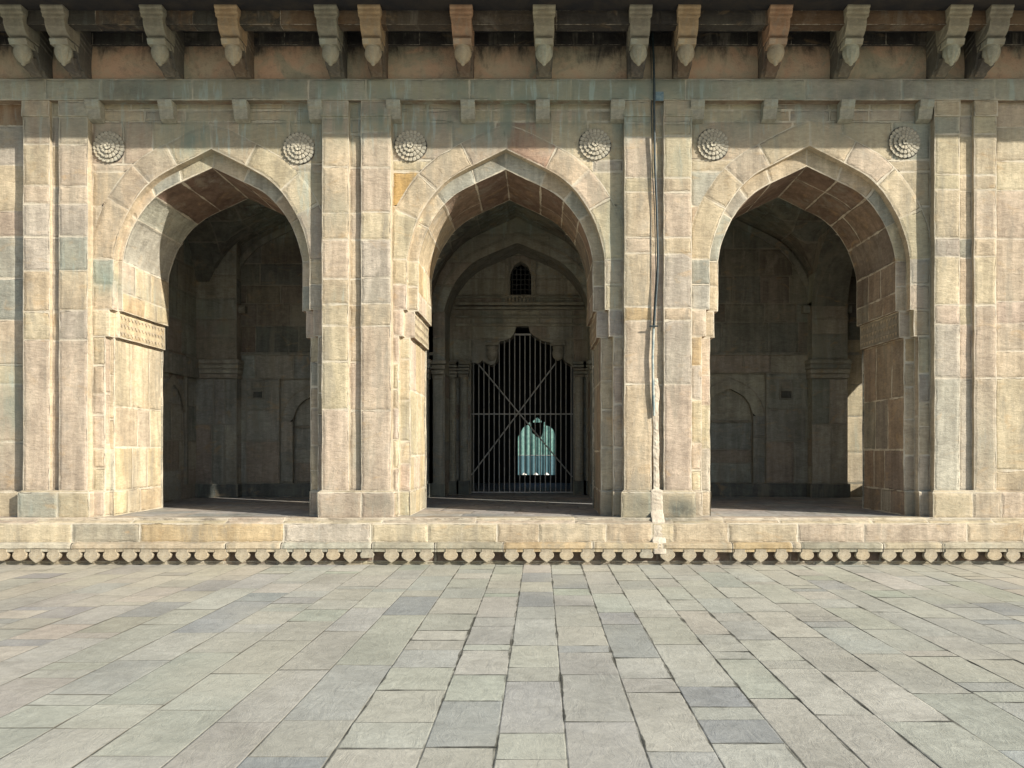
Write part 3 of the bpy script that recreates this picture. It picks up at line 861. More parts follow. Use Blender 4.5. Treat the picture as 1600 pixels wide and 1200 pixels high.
ppx = [2, 30, 56, 83, 115, 142, 172, 201, 228, 256, 285, 314, 344, 378, 409, 439, 467, 494, 520, 547, 573, 611, 638, 666, 704, 732, 761, 799, 826, 854, 885, 918,
       951, 983, 1010, 1043, 1077, 1110, 1156, 1189, 1221, 1261, 1290, 1319, 1348, 1389, 1420, 1454, 1486, 1517, 1554, 1583]
ppx = [-26 - 28.5 * k for k in range(12, -1, -1)] + ppx + [1612 + 29 * k for k in range(14)]
kinds = {}
for i, px in enumerate(ppx):
    k = 0 if RNG.random() < .72 else (2 if RNG.random() < .3 else 1)
    if k not in kinds: kinds[k] = petal_mesh(.228, .162, k).build('hanging_petal', M_CARVE, plinth); o = kinds[k]
    else: o = kinds[k].copy(); C.objects.link(o); o.parent = plinth
    s = RNG.uniform(.93, 1.05)
    o.location = (X(px, 11.67), ym + .012, ZM0 - .003); o.scale = (s, 1, RNG.uniform(.90, 1.02)); o.rotation_euler = (0, RNG.uniform(-.05, .05), 0)

# ------------------------------------------------------------------ interior
YW = 5.1                                   # back wall of the bays
GREY_, TAN_ = GREY, TAN
DK = lambda c, k: tuple(v * k for v in c)
# the rooms' stone: indoor shade put into its darker colours
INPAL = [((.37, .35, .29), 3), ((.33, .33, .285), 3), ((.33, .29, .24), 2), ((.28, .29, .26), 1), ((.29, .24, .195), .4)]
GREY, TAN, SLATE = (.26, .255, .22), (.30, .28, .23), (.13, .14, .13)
def back_niche(mb, cx, half, ztop, y, wallx0, wallx1, P, hw=.53):
    """framed recess with a pointed blind arch"""
    x0, x1 = cx - half, cx + half
    zb = Z(755, 17.1)
    zs_low = courses(ZF, zb, .2, .5)
    wall(mb, P, wallx0, wallx1, zs_low, .5, 1.1, pal=INPAL)
    mid = sorted([zb, Z(690, 17.1), Z(640, 17.1), ztop])
    wall(mb, P, wallx0, x0, mid, .5, 1.3, pal=INPAL); wall(mb, P, x1, wallx1, mid, .5, 1.3, pal=INPAL)
    yr, yn = .07, .20
    def Q(s, z, k): p = P(s, z); return (p[0], p[1] + k, p[2])
    mb.quad([P(x0, zb), P(x1, zb), Q(x1, zb, yn + .05), Q(x0, zb, yn + .05)], col=SLATE, step=1)
    # frame sides
    for xx in (x0, x1): mb.quad([P(xx, zb), Q(xx, zb, yr), Q(xx, ztop, yr), P(xx, ztop)], step=.5, col=GREY)
    mb.quad([P(x0, ztop), P(x1, ztop), Q(x1, ztop, yr), Q(x0, ztop, yr)], step=.5, col=GREY)
    zsn, zan = zb + 1.55, zb + 2.2
    zsn = ztop - .95; zan = ztop - .33
    wall(mb, lambda s, z: Q(s, z, yr), x0, cx - hw, courses(zb, zsn, .5, .9), 2, 3, pal=INPAL)
    wall(mb, lambda s, z: Q(s, z, yr), cx + hw, x1, courses(zb, zsn, .5, .9), 2, 3, pal=INPAL)
    wall(mb, lambda s, z: Q(s, z, yr), x0, x1, [zsn, ztop], 2, 3, pal=INPAL, cut=lambda s: arch_h(s, cx, hw, zsn, zan) if abs(s - cx) < hw else zsn)
    A = arch_pts(cx, hw, zsn, zan)
    for a, c in zip(A, A[1:]): mb.quad([Q(a[0], a[1], yr), Q(c[0], c[1], yr), Q(c[0], c[1], yn), Q(a[0], a[1], yn)], step=1, uv=(.5, .6, .5, .6), size=(2, 2), col=GREY)
    for xx in (cx - hw, cx + hw): mb.quad([Q(xx, zb, yr), Q(xx, zb, yn), Q(xx, zsn, yn), Q(xx, zsn, yr)], step=1, col=GREY)
    wall(mb, lambda s, z: Q(s, z, yn), cx - hw, cx + hw, sorted([zb, zb + .45, zb + .75, zsn - .12, zan + .05]), .6, 1.2, pal=INPAL)
    # outer ring, a raised rib following the niche arch
    R1 = arch_pts(cx, hw + .24, zsn, zan + .22); R2 = arch_pts(cx, hw + .27, zsn, zan + .255)
    for i in range(len(R1) - 1):
        mb.quad([Q(*R1[i], yr - .02), Q(*R1[i + 1], yr - .02), Q(*R2[i + 1], yr - .02), Q(*R2[i], yr - .02)], step=1, uv=(.5, .6, .5, .6), size=(2, 2), col=TAN)
    # sill and shelf lines
    for zz in (zsn - .14,):
        mb.quad([Q(cx - hw, zz, yn - .05), Q(cx + hw, zz, yn - .05), Q(cx + hw, zz + .05, yn - .05), Q(cx - hw, zz + .05, yn - .05)], step=1, col=TAN)
    return ztop
for bi in (0, 2):
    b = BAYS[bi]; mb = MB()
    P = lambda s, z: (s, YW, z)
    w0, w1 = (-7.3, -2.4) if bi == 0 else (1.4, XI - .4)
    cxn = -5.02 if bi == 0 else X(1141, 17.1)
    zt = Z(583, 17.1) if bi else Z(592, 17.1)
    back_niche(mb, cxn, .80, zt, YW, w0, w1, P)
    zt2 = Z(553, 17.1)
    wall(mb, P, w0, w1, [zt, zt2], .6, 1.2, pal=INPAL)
    wall(mb, P, w0, w1, courses(zt2, 7.6, .4, .75), .6, 1.2, pal=[(DK(c, .6), w) for c, w in INPAL])  # upper wall darker: shade below the vault put into the tint
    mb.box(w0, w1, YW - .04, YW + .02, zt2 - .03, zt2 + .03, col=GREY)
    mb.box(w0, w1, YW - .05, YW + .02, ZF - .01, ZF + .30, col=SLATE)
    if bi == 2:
        wall(mb, lambda s, z: (s, YW - .012, z), X(1324, 16.85), XI - .4, [ZF + .31, 1.7, 2.5, 3.2, 4.2], .5, .9, pal=[((.50, .42, .30), 1)])  # cream overlay: sun patch brightness put partly into the colour
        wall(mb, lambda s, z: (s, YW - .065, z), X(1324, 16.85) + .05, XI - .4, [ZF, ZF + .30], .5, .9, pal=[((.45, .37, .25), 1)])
    # small lamp niche drawn flat, its hollow's shade painted as a dark panel
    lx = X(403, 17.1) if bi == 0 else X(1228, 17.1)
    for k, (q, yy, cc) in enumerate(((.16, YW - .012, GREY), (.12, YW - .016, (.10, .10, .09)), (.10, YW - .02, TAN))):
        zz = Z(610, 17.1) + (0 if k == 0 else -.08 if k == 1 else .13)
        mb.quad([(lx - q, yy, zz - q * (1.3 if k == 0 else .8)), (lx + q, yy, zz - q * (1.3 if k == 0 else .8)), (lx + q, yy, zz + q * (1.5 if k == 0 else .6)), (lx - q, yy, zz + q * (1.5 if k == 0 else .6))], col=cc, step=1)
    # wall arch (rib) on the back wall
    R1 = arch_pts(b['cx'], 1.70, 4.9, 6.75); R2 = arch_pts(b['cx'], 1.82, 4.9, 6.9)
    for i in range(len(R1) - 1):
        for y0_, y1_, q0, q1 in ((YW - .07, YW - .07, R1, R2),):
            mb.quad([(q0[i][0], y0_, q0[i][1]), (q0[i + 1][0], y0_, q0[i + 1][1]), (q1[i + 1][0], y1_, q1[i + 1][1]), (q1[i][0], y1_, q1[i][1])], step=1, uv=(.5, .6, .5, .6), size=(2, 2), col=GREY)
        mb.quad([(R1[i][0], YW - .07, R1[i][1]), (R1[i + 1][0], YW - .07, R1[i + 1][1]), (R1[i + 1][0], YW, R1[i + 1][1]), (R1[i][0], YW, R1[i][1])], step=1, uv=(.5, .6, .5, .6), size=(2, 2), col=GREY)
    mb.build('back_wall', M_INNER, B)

# piers between the bays: responds on the back wall and cross arches
PX = [(-7.6, True), (-2.92, False), (1.88, False), (6.43, False)]
for xc, closed in PX:
    mb = MB()
    right = xc > 6
    if right: closed = False
    hw = .44 if not closed else .83
    if closed:
        x0, x1 = -7.6, X(370, 16.85)
    elif right:
        x0, x1 = X(1268, 16.85), X(1324, 16.85)
    else:
        x0, x1 = xc - hw, xc + hw
    yr = YW - .27
    zi = Z(562, 16.85); zi0 = Z(592, 16.85)
    wall(mb, lambda s, z: (s, yr, z), x0, x1, sorted([ZF, ZF + .28, ZF + 1.6, zi0]), .35, .5, pal=INPAL)
    for k in range(4):
        za = zi0 + (zi - zi0) * k / 4
        mb.box(x0 - .03 - .012 * k, x1 + .03 + .012 * k, yr - .03 - .012 * k, YW, za + .01, za + (zi - zi0) / 4, col=pick(INPAL))
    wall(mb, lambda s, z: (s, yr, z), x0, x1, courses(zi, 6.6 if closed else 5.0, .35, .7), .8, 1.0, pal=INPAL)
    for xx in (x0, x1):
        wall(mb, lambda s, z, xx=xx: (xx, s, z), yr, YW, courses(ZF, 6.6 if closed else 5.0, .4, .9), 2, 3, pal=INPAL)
        mb.box(xx - .14, xx + .14, YW - .16, YW, 4.78, 4.94, col=GREY)
    mb.box(x0 - .04, x1 + .04, yr - .05, YW, ZF - .02, ZF + .30, col=SLATE)
    # cross arch from the front wall to the respond
    yc_, yh = (YC + yr) / 2, (yr - YC) / 2
    if not closed:
        for xx in (x0, x1):
            wall(mb, lambda s, z, xx=xx: (xx, s, z), YC, YW, [4.9, 5.6, 6.3, 7.0, 7.6], .5, .9, pal=INPAL,
                 cut=lambda s: arch_h(s, yc_, yh, 4.9, 6.5) if abs(s - yc_) < yh else 4.9)
        A = arch_pts(yc_, yh, 4.9, 6.5)
        for a, c in zip(A, A[1:]):
            mb.quad([(x0, a[0], a[1]), (x0, c[0], c[1]), (x1, c[0], c[1]), (x1, a[0], a[1])], uv=(.3, .4, .05, x1 - x0), size=(.9, x1 - x0 + .3), step=1, col=DK(GREY, .7))
    else:       # closed end wall with a blind niche
        mbn = MB()
        back_niche(mbn, 3.6, .8, zi0, 0, YC, YW, lambda s, z: (-7.55 - (s * 0), s, z))
        mbn2 = MB()
        P = lambda s, z: (-7.55, s, z)
        wall(mb, P, YC - .1, YW, courses(ZF, 7.6, .4, .8), .6, 1.2, pal=INPAL)
        # blind niche: frame and pointed panel standing proud
        R1 = arch_pts(3.7, .42, 2.55, 3.1); R2 = arch_pts(3.7, .55, 2.55, 3.3)
        for i in range(len(R1) - 1):
            mb.quad([(-7.50, R1[i][0], R1[i][1]), (-7.50, R1[i + 1][0], R1[i + 1][1]), (-7.50, R2[i + 1][0], R2[i + 1][1]), (-7.50, R2[i][0], R2[i][1])], step=1, uv=(.5, .6, .5, .6), size=(2, 2), col=TAN)
        mb.box(-7.55, -7.47, YC, YW, zi0, zi, col=GREY)
        for yy in (3.12, 4.28): mb.box(-7.55, -7.49, yy - .05, yy + .05, ZF + .3, zi0, col=GREY)
    mb.build('cross_arch' if not closed else 'end_wall', M_INNER, B)

# vaults
for bi, b in enumerate(BAYS + [dict(cx=8.0)]):
    mb = MB()
    a0, a1 = b['cx'] - 2.0, b['cx'] + 2.0
    if bi == 0: a0 = -7.6
    n = 26
    rows = []
    for j in range(n + 1):
        y = YC + (YW - YC) * j / n
        row = []
        for i in range(n + 1):
            x = a0 + (a1 - a0) * i / n
            z1 = arch_h(x, (a0 + a1) / 2, 1.9, 4.95, 6.9); z2 = arch_h(y, (YC + YW) / 2, 1.48, 4.95, 6.9)
            row.append((x, y, max(z1, z2) + .02))
        rows.append(row)
    for j in range(n):
        for i in range(n):
            q = [rows[j][i], rows[j][i + 1], rows[j + 1][i + 1], rows[j + 1][i]]
            uu = (i % 4) * .15; vv = (j % 3) * .13
            rs = random.Random((i // 4) * 37 + (j // 3) * 91 + bi)
            mb.quad(q, uv=(uu, uu + .15, vv, vv + .13), size=(.6, .39), col=DK(pick(INPAL, rs), .5), step=1)  # vault stones darkened: overhead shade put into the tint
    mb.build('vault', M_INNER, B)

# right end: unseen wall, its arched window added and shaped to throw the sun patch
mb = MB()
xe = XI - .4
wy, wh, wz0, wzs, wza = 3.84, .46, 1.92, 3.45, 4.42
PE = lambda s, z: (xe, s, z); PE2 = lambda s, z: (XI, s, z)
for PP in (PE, PE2):
    yA = YC if PP is PE else .1
    wall(mb, PP, yA, YW + (0 if PP is PE else .8), courses(ZF if PP is PE else 0, wz0), .5, 1)
    wall(mb, PP, yA, wy - wh, courses(wz0, wzs), .5, 1); wall(mb, PP, wy + wh, YW + (0 if PP is PE else .8), courses(wz0, wzs), .5, 1)
    wall(mb, PP, yA, YW + (0 if PP is PE else .8), [wzs, 5, 5.6, 6.3, 7, 7.7, 8.3], .5, 1, cut=lambda s: arch_h(s, wy, wh, wzs, wza) if abs(s - wy) < wh else wzs)
A = [(wy - wh, wz0)] + arch_pts(wy, wh, wzs, wza) + [(wy + wh, wz0), (wy - wh, wz0)]
for a, c in zip(A, A[1:]): mb.quad([(xe, a[0], a[1]), (xe, c[0], c[1]), (XI, c[0], c[1]), (XI, a[0], a[1])], step=1, col=TAN)
tag(mb.build('end_wall', M_STONE, B), 'right end wall with a slender arched window')

# central doorway wall, deep in the middle bay
YD = 6.1; DD = D0 + YD
mb = MB()
cx = -.52
hA, zsA, zaA = 1.62, Z(487, 17.1), Z(379, 17.1)
P = lambda s, z: (s, YW, z)
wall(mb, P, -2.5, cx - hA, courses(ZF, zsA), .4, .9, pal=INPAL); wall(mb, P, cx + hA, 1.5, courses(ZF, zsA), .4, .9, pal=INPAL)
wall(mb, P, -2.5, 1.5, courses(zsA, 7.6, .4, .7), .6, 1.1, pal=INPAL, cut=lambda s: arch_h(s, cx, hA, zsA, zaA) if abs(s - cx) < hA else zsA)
A = arch_pts(cx, hA, zsA, zaA)
for i in range(len(A) - 1):
    a, c = A[i], A[i + 1]
    mb.quad([(a[0], YW, a[1]), (c[0], YW, c[1]), (c[0], YD, c[1]), (a[0], YD, a[1])], uv=((i % 7) * .12, (i % 7 + 1) * .12, 0, YD - YW), size=(.84, YD - YW), step=1, col=GREY)
for xx in (cx - hA, cx + hA): wall(mb, lambda s, z, xx=xx: (xx, s, z), YW, YD, courses(ZF, zsA), .4, 1, pal=INPAL)
# concentric rib round the recess
R1 = arch_pts(cx, hA + .18, zsA, zaA + .16); R2 = arch_pts(cx, hA + .24, zsA, zaA + .22)
for i in range(len(R1) - 1):
    mb.quad([(R1[i][0], YW - .03, R1[i][1]), (R1[i + 1][0], YW - .03, R1[i + 1][1]), (R2[i + 1][0], YW - .03, R2[i + 1][1]), (R2[i][0], YW - .03, R2[i][1])], step=1, col=TAN, uv=(.5, .6, .5, .6), size=(2, 2))
for sx in (cx - hA - .14, cx + hA + .14):
    mb.box(sx - .11, sx + .11, YW - .08, YW, ZF + .3, Z(592, 17), col=GREY)
    mb.box(sx - .16, sx + .16, YW - .13, YW, ZF, ZF + .30, col=SLATE)
    for k in range(4): mb.box(sx - .12 - .02 * k, sx + .12 + .02 * k, YW - .09 - .02 * k, YW, Z(592, 17) + .11 * k, Z(592, 17) + .11 * k + .08, col=TAN)
mb.build('recessed_arch', M_INNER, B)

mb = MB()
dx0, dx1 = X(736, DD), X(896, DD)
cusp = [(736, 568), (741, 566), (747, 569), (753, 562), (758, 566), (768, 571), (776, 565), (778, 552), (778, 534), (788, 532), (797, 529), (804, 521), (804.5, 508), (827, 508),
        (828, 519), (836, 526), (848, 533), (858, 535), (868, 538), (875, 546), (878, 556), (884, 566), (891, 569), (896, 575)]
cusp = [(X(a, DD), Z(z, DD)) for a, z in cusp]
def cz(x):
    for (a, p), (c, q) in zip(cusp, cusp[1:]):
        if a <= x <= c: return p + (q - p) * (x - a) / max(1e-6, c - a)
    return ZF
P = lambda s, z: (s, YD, z)
wx0, wx1 = X(797, DD), X(830, DD); wz0, wz1 = Z(462, DD), Z(408, DD)
zl = Z(575, DD)
wall(mb, P, -2.4, dx0, courses(ZF, zl), .5, 1, pal=INPAL); wall(mb, P, dx1, 1.4, courses(ZF, zl), .5, 1, pal=INPAL)
wall(mb, P, -2.4, dx0, [zl, Z(530, DD), wz0], .5, 1, pal=INPAL); wall(mb, P, dx1, 1.4, [zl, Z(530, DD), wz0], .5, 1, pal=INPAL)
for (z0, z1) in ((zl, Z(530, DD)), (Z(530, DD), Z(507, DD)), (Z(507, DD), Z(485, DD)), (Z(485, DD), wz0)):
    ss = splits(dx0, dx1, .6, 1.2)
    for a, c in zip(ss, ss[1:]):
        col = pick(INPAL); k = 14
        for i in range(k):
            sa = a + (c - a) * i / k; sb = a + (c - a) * (i + 1) / k
            ca = min(z1, max(z0, cz(sa))); cb = min(z1, max(z0, cz(sb)))
            if ca >= z1 - 1e-4 and cb >= z1 - 1e-4: continue
            mb.quad([P(sa, ca), P(sb, cb), P(sb, z1), P(sa, z1)], uv=(sa - a, sb - a, ca - z0, z1 - z0), size=(c - a, z1 - z0), col=col, step=1)
wall(mb, P, -2.4, wx0, [wz0, (wz0 + wz1) / 2, wz1, 7.4], .6, 1.2, pal=INPAL); wall(mb, P, wx1, 1.4, [wz0, (wz0 + wz1) / 2, wz1, 7.4], .6, 1.2, pal=INPAL)
wxc = (wx0 + wx1) / 2; wxh = (wx1 - wx0) / 2
wall(mb, P, wx0, wx1, [wz0 + .35, wz1 + .03, 7.4], 2, 3, pal=INPAL, cut=lambda s: arch_h(s, wxc, wxh, wz1 - .35, wz1))
# thickness of the door opening
pts = [(dx0, ZF)] + cusp + [(dx1, ZF)]
for a, c in zip(pts, pts[1:]):
    mb.quad([(a[0], YD, a[1]), (c[0], YD, c[1]), (c[0], YD + .45, c[1]), (a[0], YD + .45, a[1])], step=1, col=GREY)
pts = [(wx0, wz0), (wx0, wz1 - .35)] + arch_pts(wxc, wxh, wz1 - .35, wz1)[1:-1] + [(wx1, wz1 - .35), (wx1, wz0), (wx0, wz0)]
for a, c in zip(pts, pts[1:]):
    mb.quad([(a[0], YD, a[1]), (c[0], YD, c[1]), (c[0], YD + .4, c[1]), (a[0], YD + .4, a[1])], step=1, col=GREY)
# window frame, sill with little balusters, cornices over the door
for sg in (-1, 1): mb.box(wxc + sg * (wxh + .07) - .045, wxc + sg * (wxh + .07) + .045, YD - .05, YD, wz0, wz1 + .12, col=TAN)
mb.box(wxc - .40, wxc + .40, YD - .06, YD, wz1 + .12, wz1 + .22, col=TAN)
mb.box(wxc - .42, wxc + .42, YD - .10, YD, wz0 - .05, wz0, col=TAN)
for k in range(9): mb.box(wxc - .34 + k * .085 - .025, wxc - .34 + k * .085 + .025, YD - .08, YD, wz0 - .25, wz0 - .05, col=TAN)
for z, t, dpt in ((Z(463, DD), .05, .07), (Z(473, DD), .07, .10), (Z(481, DD), .05, .14), (Z(494, DD), .05, .09), (Z(506, DD), .06, .05)):
    mb.box(X(712, DD), X(912, DD), YD - dpt, YD, z - t, z, col=pick(INPAL))
# bud corbels beside the cusps
for px in (769, 872):
    xx = X(px, DD)
    rows = []
    for r, z in ((.10, .17), (.13, .15), (.13, .10), (.12, .08), (.14, .0), (.12, -.10), (.07, -.16), (.02, -.18)):
        rows.append([(xx + r * (1 - .1 * abs(math.sin(6 * t))) * math.cos(t), YD - .03 + r * .8 * math.sin(t), Z(552, DD) + z) for t in np.linspace(0, 2 * math.pi, 36, endpoint=False)])
    mb.grid(rows, col=TAN, close_u=True)
    mb.box(xx - .16, xx + .16, YD - .14, YD, Z(552, DD) + .17, Z(552, DD) + .24, col=TAN)
# side columns with capitals
for px in (708, 725, 905, 921):
    xx = X(px, DD); r = .10 if px in (725, 905) else .085
    rows = [[(xx + r * math.cos(t), YD - .08 + r * math.sin(t), z) for t in np.linspace(0, 2 * math.pi, 8, endpoint=False)] for z in (ZF + .32, Z(590, DD))]
    mb.grid(rows, col=pick(INPAL), close_u=True)
    mb.box(xx - .15, xx + .15, YD - .24, YD, ZF, ZF + .32, col=SLATE)
    for k in range(5): mb.box(xx - .11 - .012 * k, xx + .11 + .012 * k, YD - .19 - .012 * k, YD, Z(590, DD) + .075 * k, Z(590, DD) + .075 * k + .055, col=pick(INPAL))
mb.build('doorway_wall', M_INNER, B)

# dark hall behind the gate; its far wall has a cusped opening onto a yard
mb = MB()
hx0, hx1, hy0, hy1, hz = -4.5, 4.5, YD + .45, 12.0, 7.6
DH = D0 + hy1
xa, xb = X(809, DH), X(868, DH); za, zb = Z(743, DH), Z(651, DH)
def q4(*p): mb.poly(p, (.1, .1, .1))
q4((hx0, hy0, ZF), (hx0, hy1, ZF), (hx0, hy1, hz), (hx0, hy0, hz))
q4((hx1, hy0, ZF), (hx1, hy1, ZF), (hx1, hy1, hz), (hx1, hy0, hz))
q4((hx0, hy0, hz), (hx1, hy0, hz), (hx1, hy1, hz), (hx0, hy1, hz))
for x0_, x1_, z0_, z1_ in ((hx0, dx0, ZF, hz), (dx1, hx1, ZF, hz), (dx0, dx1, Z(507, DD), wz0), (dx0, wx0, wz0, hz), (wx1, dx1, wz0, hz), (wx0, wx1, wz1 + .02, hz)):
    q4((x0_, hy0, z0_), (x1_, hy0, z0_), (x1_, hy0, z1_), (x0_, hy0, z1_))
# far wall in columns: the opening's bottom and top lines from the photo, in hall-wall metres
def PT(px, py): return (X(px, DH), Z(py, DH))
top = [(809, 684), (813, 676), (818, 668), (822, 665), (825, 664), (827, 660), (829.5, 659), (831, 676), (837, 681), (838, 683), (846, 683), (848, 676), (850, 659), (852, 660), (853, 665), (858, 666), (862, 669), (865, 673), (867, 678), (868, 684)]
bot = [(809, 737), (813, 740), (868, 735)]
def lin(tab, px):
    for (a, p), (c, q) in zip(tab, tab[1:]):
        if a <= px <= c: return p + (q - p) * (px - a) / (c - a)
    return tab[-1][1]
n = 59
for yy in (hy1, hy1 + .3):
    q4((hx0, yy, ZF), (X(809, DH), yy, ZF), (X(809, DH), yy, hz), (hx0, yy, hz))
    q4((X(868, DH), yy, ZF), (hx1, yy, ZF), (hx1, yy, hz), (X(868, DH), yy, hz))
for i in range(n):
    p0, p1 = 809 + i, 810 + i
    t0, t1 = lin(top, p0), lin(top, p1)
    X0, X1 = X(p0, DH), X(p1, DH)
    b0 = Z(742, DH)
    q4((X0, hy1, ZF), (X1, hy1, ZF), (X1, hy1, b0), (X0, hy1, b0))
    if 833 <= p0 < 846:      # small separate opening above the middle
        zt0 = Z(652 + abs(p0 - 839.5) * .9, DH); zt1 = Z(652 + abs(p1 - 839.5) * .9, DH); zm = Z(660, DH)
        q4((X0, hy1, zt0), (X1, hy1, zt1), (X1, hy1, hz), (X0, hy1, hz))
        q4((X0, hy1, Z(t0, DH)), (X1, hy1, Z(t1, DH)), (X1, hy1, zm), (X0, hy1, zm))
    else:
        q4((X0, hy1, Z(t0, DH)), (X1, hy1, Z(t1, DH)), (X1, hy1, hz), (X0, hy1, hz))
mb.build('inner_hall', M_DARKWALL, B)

# roof over everything so that the rooms are dark
mb = MB()
mb.box(XL - .3, XI + .2, .02, 12.3, 8.76, 8.95, col=(.2, .18, .15))
mb.box(XI + .2, XR + .2, .02, .6, 8.76, 8.95, col=(.2, .18, .15))
mb.box(XI + .01, XR, .2, .6, 0, 8.74, col=(.3, .26, .2))
mb.box(XL, -7.62, .2, 12.3, 0, 8.75, col=TAN)      # solid mass left of the end wall
for x0_, x1_ in ((-7.62, hx0 - .02), (hx1 + .02, XI)):
    mb.box(x0_, x1_, YW + .25, YW + .45, 0, 8.75, col=TAN)
mb.build('roof', M_SOOT, B)

GREY, TAN, SLATE = GREY_, TAN_, (.285, .305, .27)
# ------------------------------------------------------------------ floors and ground
mb = MB()
ys = [.12, .5]
y = .12
xr = random.Random(5)
rowsy = courses(.12, 12.2, .35, .6, xr)
for a, c in zip(rowsy, rowsy[1:]):
    xs = splits(-7.6, XI, .5, 1.1, xr)
    for p, q in zip(xs, xs[1:]):
        mb.quad([(p, a, ZF), (q, a, ZF), (q, c, ZF), (p, c, ZF)], col=pick([((.36, .345, .32), 3), ((.40, .36, .32), 2), ((.33, .335, .32), 2)], xr), step=1.2, stain=(0, 0))
tag(mb.build('floor', M_FLOORST), kind='structure')

mb = MB()
pr = random.Random(21)
xl = [-1.24, -.706, -.27, .154, .626, 1.04, 1.50, 1.86]
xl = [v * H / 1.81 for v in xl]
while xl[-1] < 19: xl.append(xl[-1] + pr.uniform(.38, .50))
while xl[0] > -19: xl.insert(0, xl[0] - pr.uniform(.40, .50))
PP = [((.415, .41, .35), 9), ((.385, .39, .345), 6), ((.315, .325, .31), 2.0), ((.415, .41, .345), 3), ((.41, .39, .335), 1.0), ((.39, .405, .335), 1.0), ((.385, .405, .365), .6)]
for a, c in zip(xl, xl[1:]):
    y = -16 - pr.random()
    # standing joints: wide and dark on the right of the court, thin and dusty on the left
    xm = (a + c) / 2
    jw = .15 + .3 * pr.random() if xm < -1.2 else (.45 + .55 * pr.random())
    jd = .25 if xm < -1.2 else .8
    if 1.0 < xm < 2.5: jw = .9
    while y < -.2:
        L = pr.choice([.22, .4, .55, .7, .8, .95, 1.2]) * pr.uniform(.85, 1.15)
        y2 = min(y + L, -.2)
        if -.2 - y2 < .15: y2 = -.2
        col = pick(PP, pr)
        k = 1 + .04 * math.sin(xm * .6)
        col = (col[0] * (1.06 if xm < -4 or xm > 6 else 1), col[1], col[2] * (.97 if xm < -4 or xm > 6 else 1))
        jw2 = jw * pr.uniform(.6, 1.3)
        tz = [pr.uniform(-.0025, .0025) for _ in range(4)]
        mb.quad([(a, y, tz[0]), (c, y, tz[1]), (c, y2, tz[2]), (a, y2, tz[3])], col=col, step=1.4, stain=(jw2, jd))
        y = y2
tag(mb.build('courtyard_paving', M_PAVE), kind='structure')
mb = MB()
mb.poly([(-300, -300, -.03), (300, -300, -.03), (300, 300, -.03), (-300, 300, -.03)])
tag(mb.build('ground', M_EARTH), kind='structure')

# ------------------------------------------------------------------ iron gate
G = root('iron_gate', 'barred iron gate with crossed diagonal braces filling the cusped doorway of the middle arch', 'gate', (0, 0, 0))
yg = YD + .12; DG = D0 + yg
def tube(name, p, q, r, mat, parent, n=8):
    p, q = Vector(p), Vector(q); d = (q - p).normalized()
    a = d.orthogonal().normalized(); b2 = d.cross(a)
    rows = [[tuple(c + (a * math.cos(t) + b2 * math.sin(t)) * r) for t in np.linspace(0, 2 * math.pi, n, endpoint=False)] for c in (p, q)]
    m = MB(); m.grid(rows, close_u=True); m.poly(rows[0][::-1]); m.poly(rows[1])
    return m.build(name, mat, parent, smooth=False)
k = 0
px = 740.
while px < 893:
    x = X(px, DG)
    zt = min(Z(523, DG), cz(min(dx1 - .01, max(dx0 + .01, X(px, DD)))) + .04)
    tube('bar', (x, yg, Z(770, DG)), (x, yg, zt), .0125, M_IRON, G)
    px += 8.02; k += 1
for py, a, c in ((647, 736, 895), (769, 736, 895)):
    m = MB(); m.box(X(a, DG), X(c, DG), yg - .035, yg - .015, Z(py, DG) - .014, Z(py, DG) + .014); m.build('rail', M_IRON, G)
m = MB(); m.box(X(803, DG), X(830, DG), yg - .03, yg + .03, Z(524, DG), Z(521.5, DG)); m.build('rail', M_IRON, G)
tube('diagonal_brace', (X(737, DG), yg - .05, Z(742, DG)), (X(868, DG), yg - .05, Z(568, DG)), .016, M_IRON, G)
tube('diagonal_brace', (X(748, DG), yg - .08, Z(570, DG)), (X(894, DG), yg - .08, Z(745, DG)), .016, M_IRON, G)
for a in (735.5, 895):
    m = MB(); m.box(X(a, DG) - .02, X(a, DG) + .02, yg - .02, yg + .03, ZF + .02, Z(575, DG)); m.build('stile', M_DARKIRON, G)

# small barred window grille
m = MB()
for i in range(5):
    x = wx0 + (wx1 - wx0) * (i + .5) / 5
    m.box(x - .012, x + .012, YD + .15, YD + .17, wz0, wz1 - .1)
for i in range(6):
    z = wz0 + (wz1 - wz0 - .1) * (i + .5) / 6
    m.box(wx0, wx1, YD + .17, YD + .19, z - .01, z + .01)
m.build('window_grille', M_DARKIRON, B)

# pale hanging panel in the yard beyond the hall
PNL = root('hanging_cloth', 'pale blue green cloth with three white tassels seen far behind the gate bars', 'cloth', (0, 0, 0))
DP = D0 + 22.6; yp = DP - D0
def pleated(x0, x1, z0, z1, y, amp=.03, n=60):
    m = MB(); rows = []
    for j in range(7):
        z = z0 + (z1 - z0) * j / 6
        rows.append([(x0 + (x1 - x0) * i / n, y + amp * math.sin(i * .9) * (1 - .2 * j / 6), z) for i in range(n + 1)])
    m.grid(rows); return m
pleated(X(800, DP), X(876, DP), Z(711, DP), Z(640, DP), yp).build('upper_cloth', M_TEAL, PNL, smooth=True)
pleated(X(800, DP), X(876, DP), Z(743.5, DP), Z(711.6, DP), yp + .02).build('lower_cloth', M_TEAL2, PNL, smooth=True)
for px in (819, 837, 854):
    m = MB(); xx = X(px, DP)
    rows = [[(xx + r * math.cos(t), yp - .1 + r * .5 * math.sin(t), Z(742, DP) + z) for t in np.linspace(0, 2 * math.pi, 16, endpoint=False)] for r, z in ((.02, .10), (.07, .06), (.11, .02), (.13, -.03))]
    m.grid(rows, close_u=True); m.build('tassel', M_WHITE, PNL)

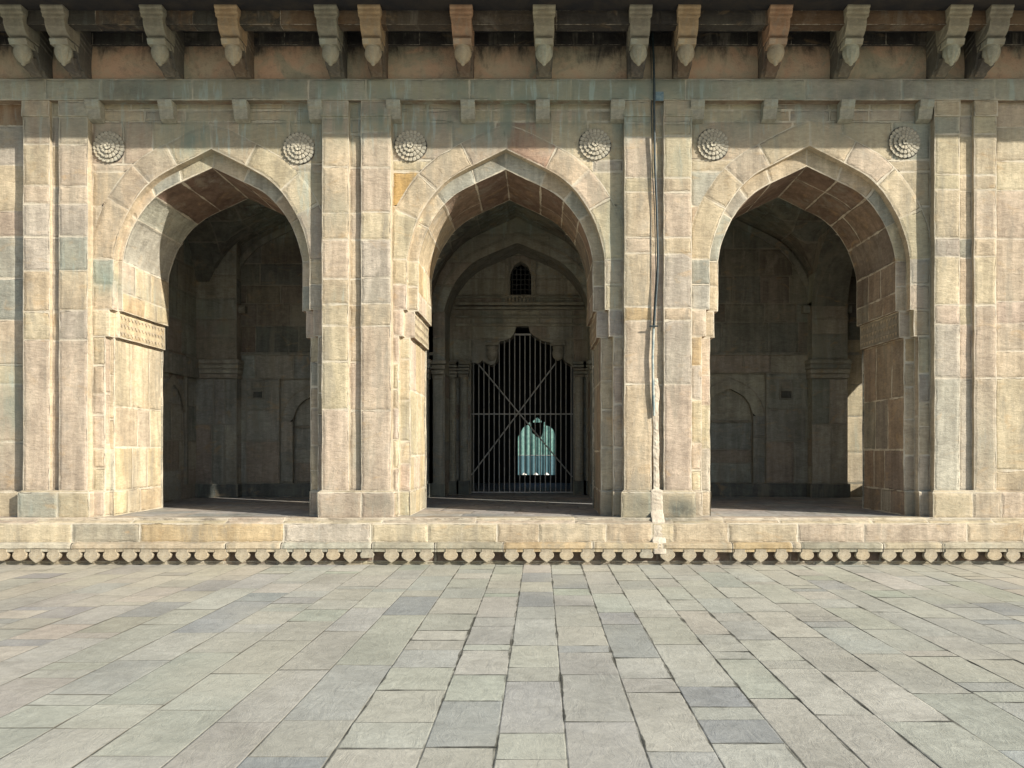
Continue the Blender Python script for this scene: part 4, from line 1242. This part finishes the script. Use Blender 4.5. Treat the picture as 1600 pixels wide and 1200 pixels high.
# ------------------------------------------------------------------ cable, pipe, plaster on the third pilaster
def path_tube(name, pts, r, mat, parent=None, n=10):
    P_ = [Vector(p) for p in pts]; rows = []
    for i, p in enumerate(P_):
        d = (P_[min(len(P_) - 1, i + 1)] - P_[max(0, i - 1)]).normalized()
        a = Vector((0, 1, 0)).cross(d).normalized(); b2 = d.cross(a)
        rr = r[i] if isinstance(r, (list, tuple)) else r
        rows.append([tuple(p + (a * math.cos(t) + b2 * math.sin(t)) * rr) for t in np.linspace(0, 2 * math.pi, n, endpoint=False)])
    m = MB(); m.grid(rows, close_u=True); m.poly(rows[0]); m.poly(rows[-1][::-1])
    return m.build(name, mat, parent, smooth=True)
cb = path_tube('cable', [(X(1019, 11.95), -.05, 8.29), (X(1021, 11.95), -.06, Z(90)), (X(1022, 11.95), -.075, Z(140)), (X(1022, 11.95), -.06, Z(170)), (X(1023, 11.95), -.05, Z(250)), (X(1026, 11.95), -.045, Z(320)),
                         (X(1028, 11.95), -.05, Z(400)), (X(1027, 11.95), -.05, Z(440)), (X(1024, 11.95), -.05, Z(480)), (X(1022, 11.95), -.05, Z(512))], .018, M_CABLE)
tag(cb, 'dark cable hanging from the eave down the third pilaster', 'cable')
thin = path_tube('cable', [(X(1017.5, 11.9), -.03, 8.29), (X(1019, 11.9), -.03, Z(150)), (X(1020, 11.9), -.025, Z(260)), (X(1024, 11.9), -.025, Z(330)), (X(1026, 11.9), -.025, Z(430)), (X(1021, 11.9), -.025, Z(515))], .007, M_CABLE)
tag(thin, 'thin wire running beside the thicker dark cable on the third pilaster', 'wire'); thin.name = 'wire'
pp = root('conduit_pipe', 'weathered grey blue pipe strapped low on the third pilaster below the dark cable', 'pipe', (X(1021, 11.9), -.06, Z(600)))
c = path_tube('pipe', [(X(1022, 11.9), -.05, Z(510)), (X(1020.5, 11.9), -.05, Z(560)), (X(1021.5, 11.9), -.045, Z(610)), (X(1023, 11.9), -.03, Z(650))], .020, M_PIPE)
c.parent = pp; c.location = -pp.location
c = path_tube('strap', [(X(1015, 11.9), -.09, Z(511)), (X(1028, 11.9), -.09, Z(511))], .012, M_CABLE)
c.parent = pp; c.location = -pp.location
# lime plaster run covering the pipe's foot
m = MB(); rr = random.Random(3)
rows = []
for i in range(90):
    t = i / 89; py = 590 + (862 - 590) * t
    w = .046 + .014 * mnoise.noise(Vector((py * .035, 0, 0))) + (.05 if py > 765 else 0) + rr.uniform(-.004, .004)
    xc = X(1025 + 2 * t, 11.95) + .012 * mnoise.noise(Vector((py * .03, 5, 0)))
    yb = .0 if py < 765 else (-.05 if py < 800 else (-.05 - .2 * min(1, (py - 800) / 18) - .09 * min(1, max(0, (py - 838) / 12))))
    bulge = .001 + .001 * mnoise.noise(Vector((py * .1, 9, 0)))
    rows.append([(xc - w, yb + .004, Z(py, 11.9)), (xc - w * .85, yb - bulge * .8, Z(py, 11.9)), (xc - w * .1, yb - bulge - rr.uniform(0, .01), Z(py, 11.9)), (xc + w * .8, yb - bulge * .9, Z(py, 11.9)), (xc + w, yb + .004, Z(py, 11.9))])
m.grid(rows)
tag(m.build('plaster_patch', M_LIME, B), 'rough white plaster run down the third pilaster')
m = MB(); m.box(X(1024, 11.95), X(1037, 11.95), -.045, -.036, Z(157, 11.95), Z(143, 11.95)); tag(m.build('painted_patch', M_BLUE, B), 'small blue painted patch on the frieze')
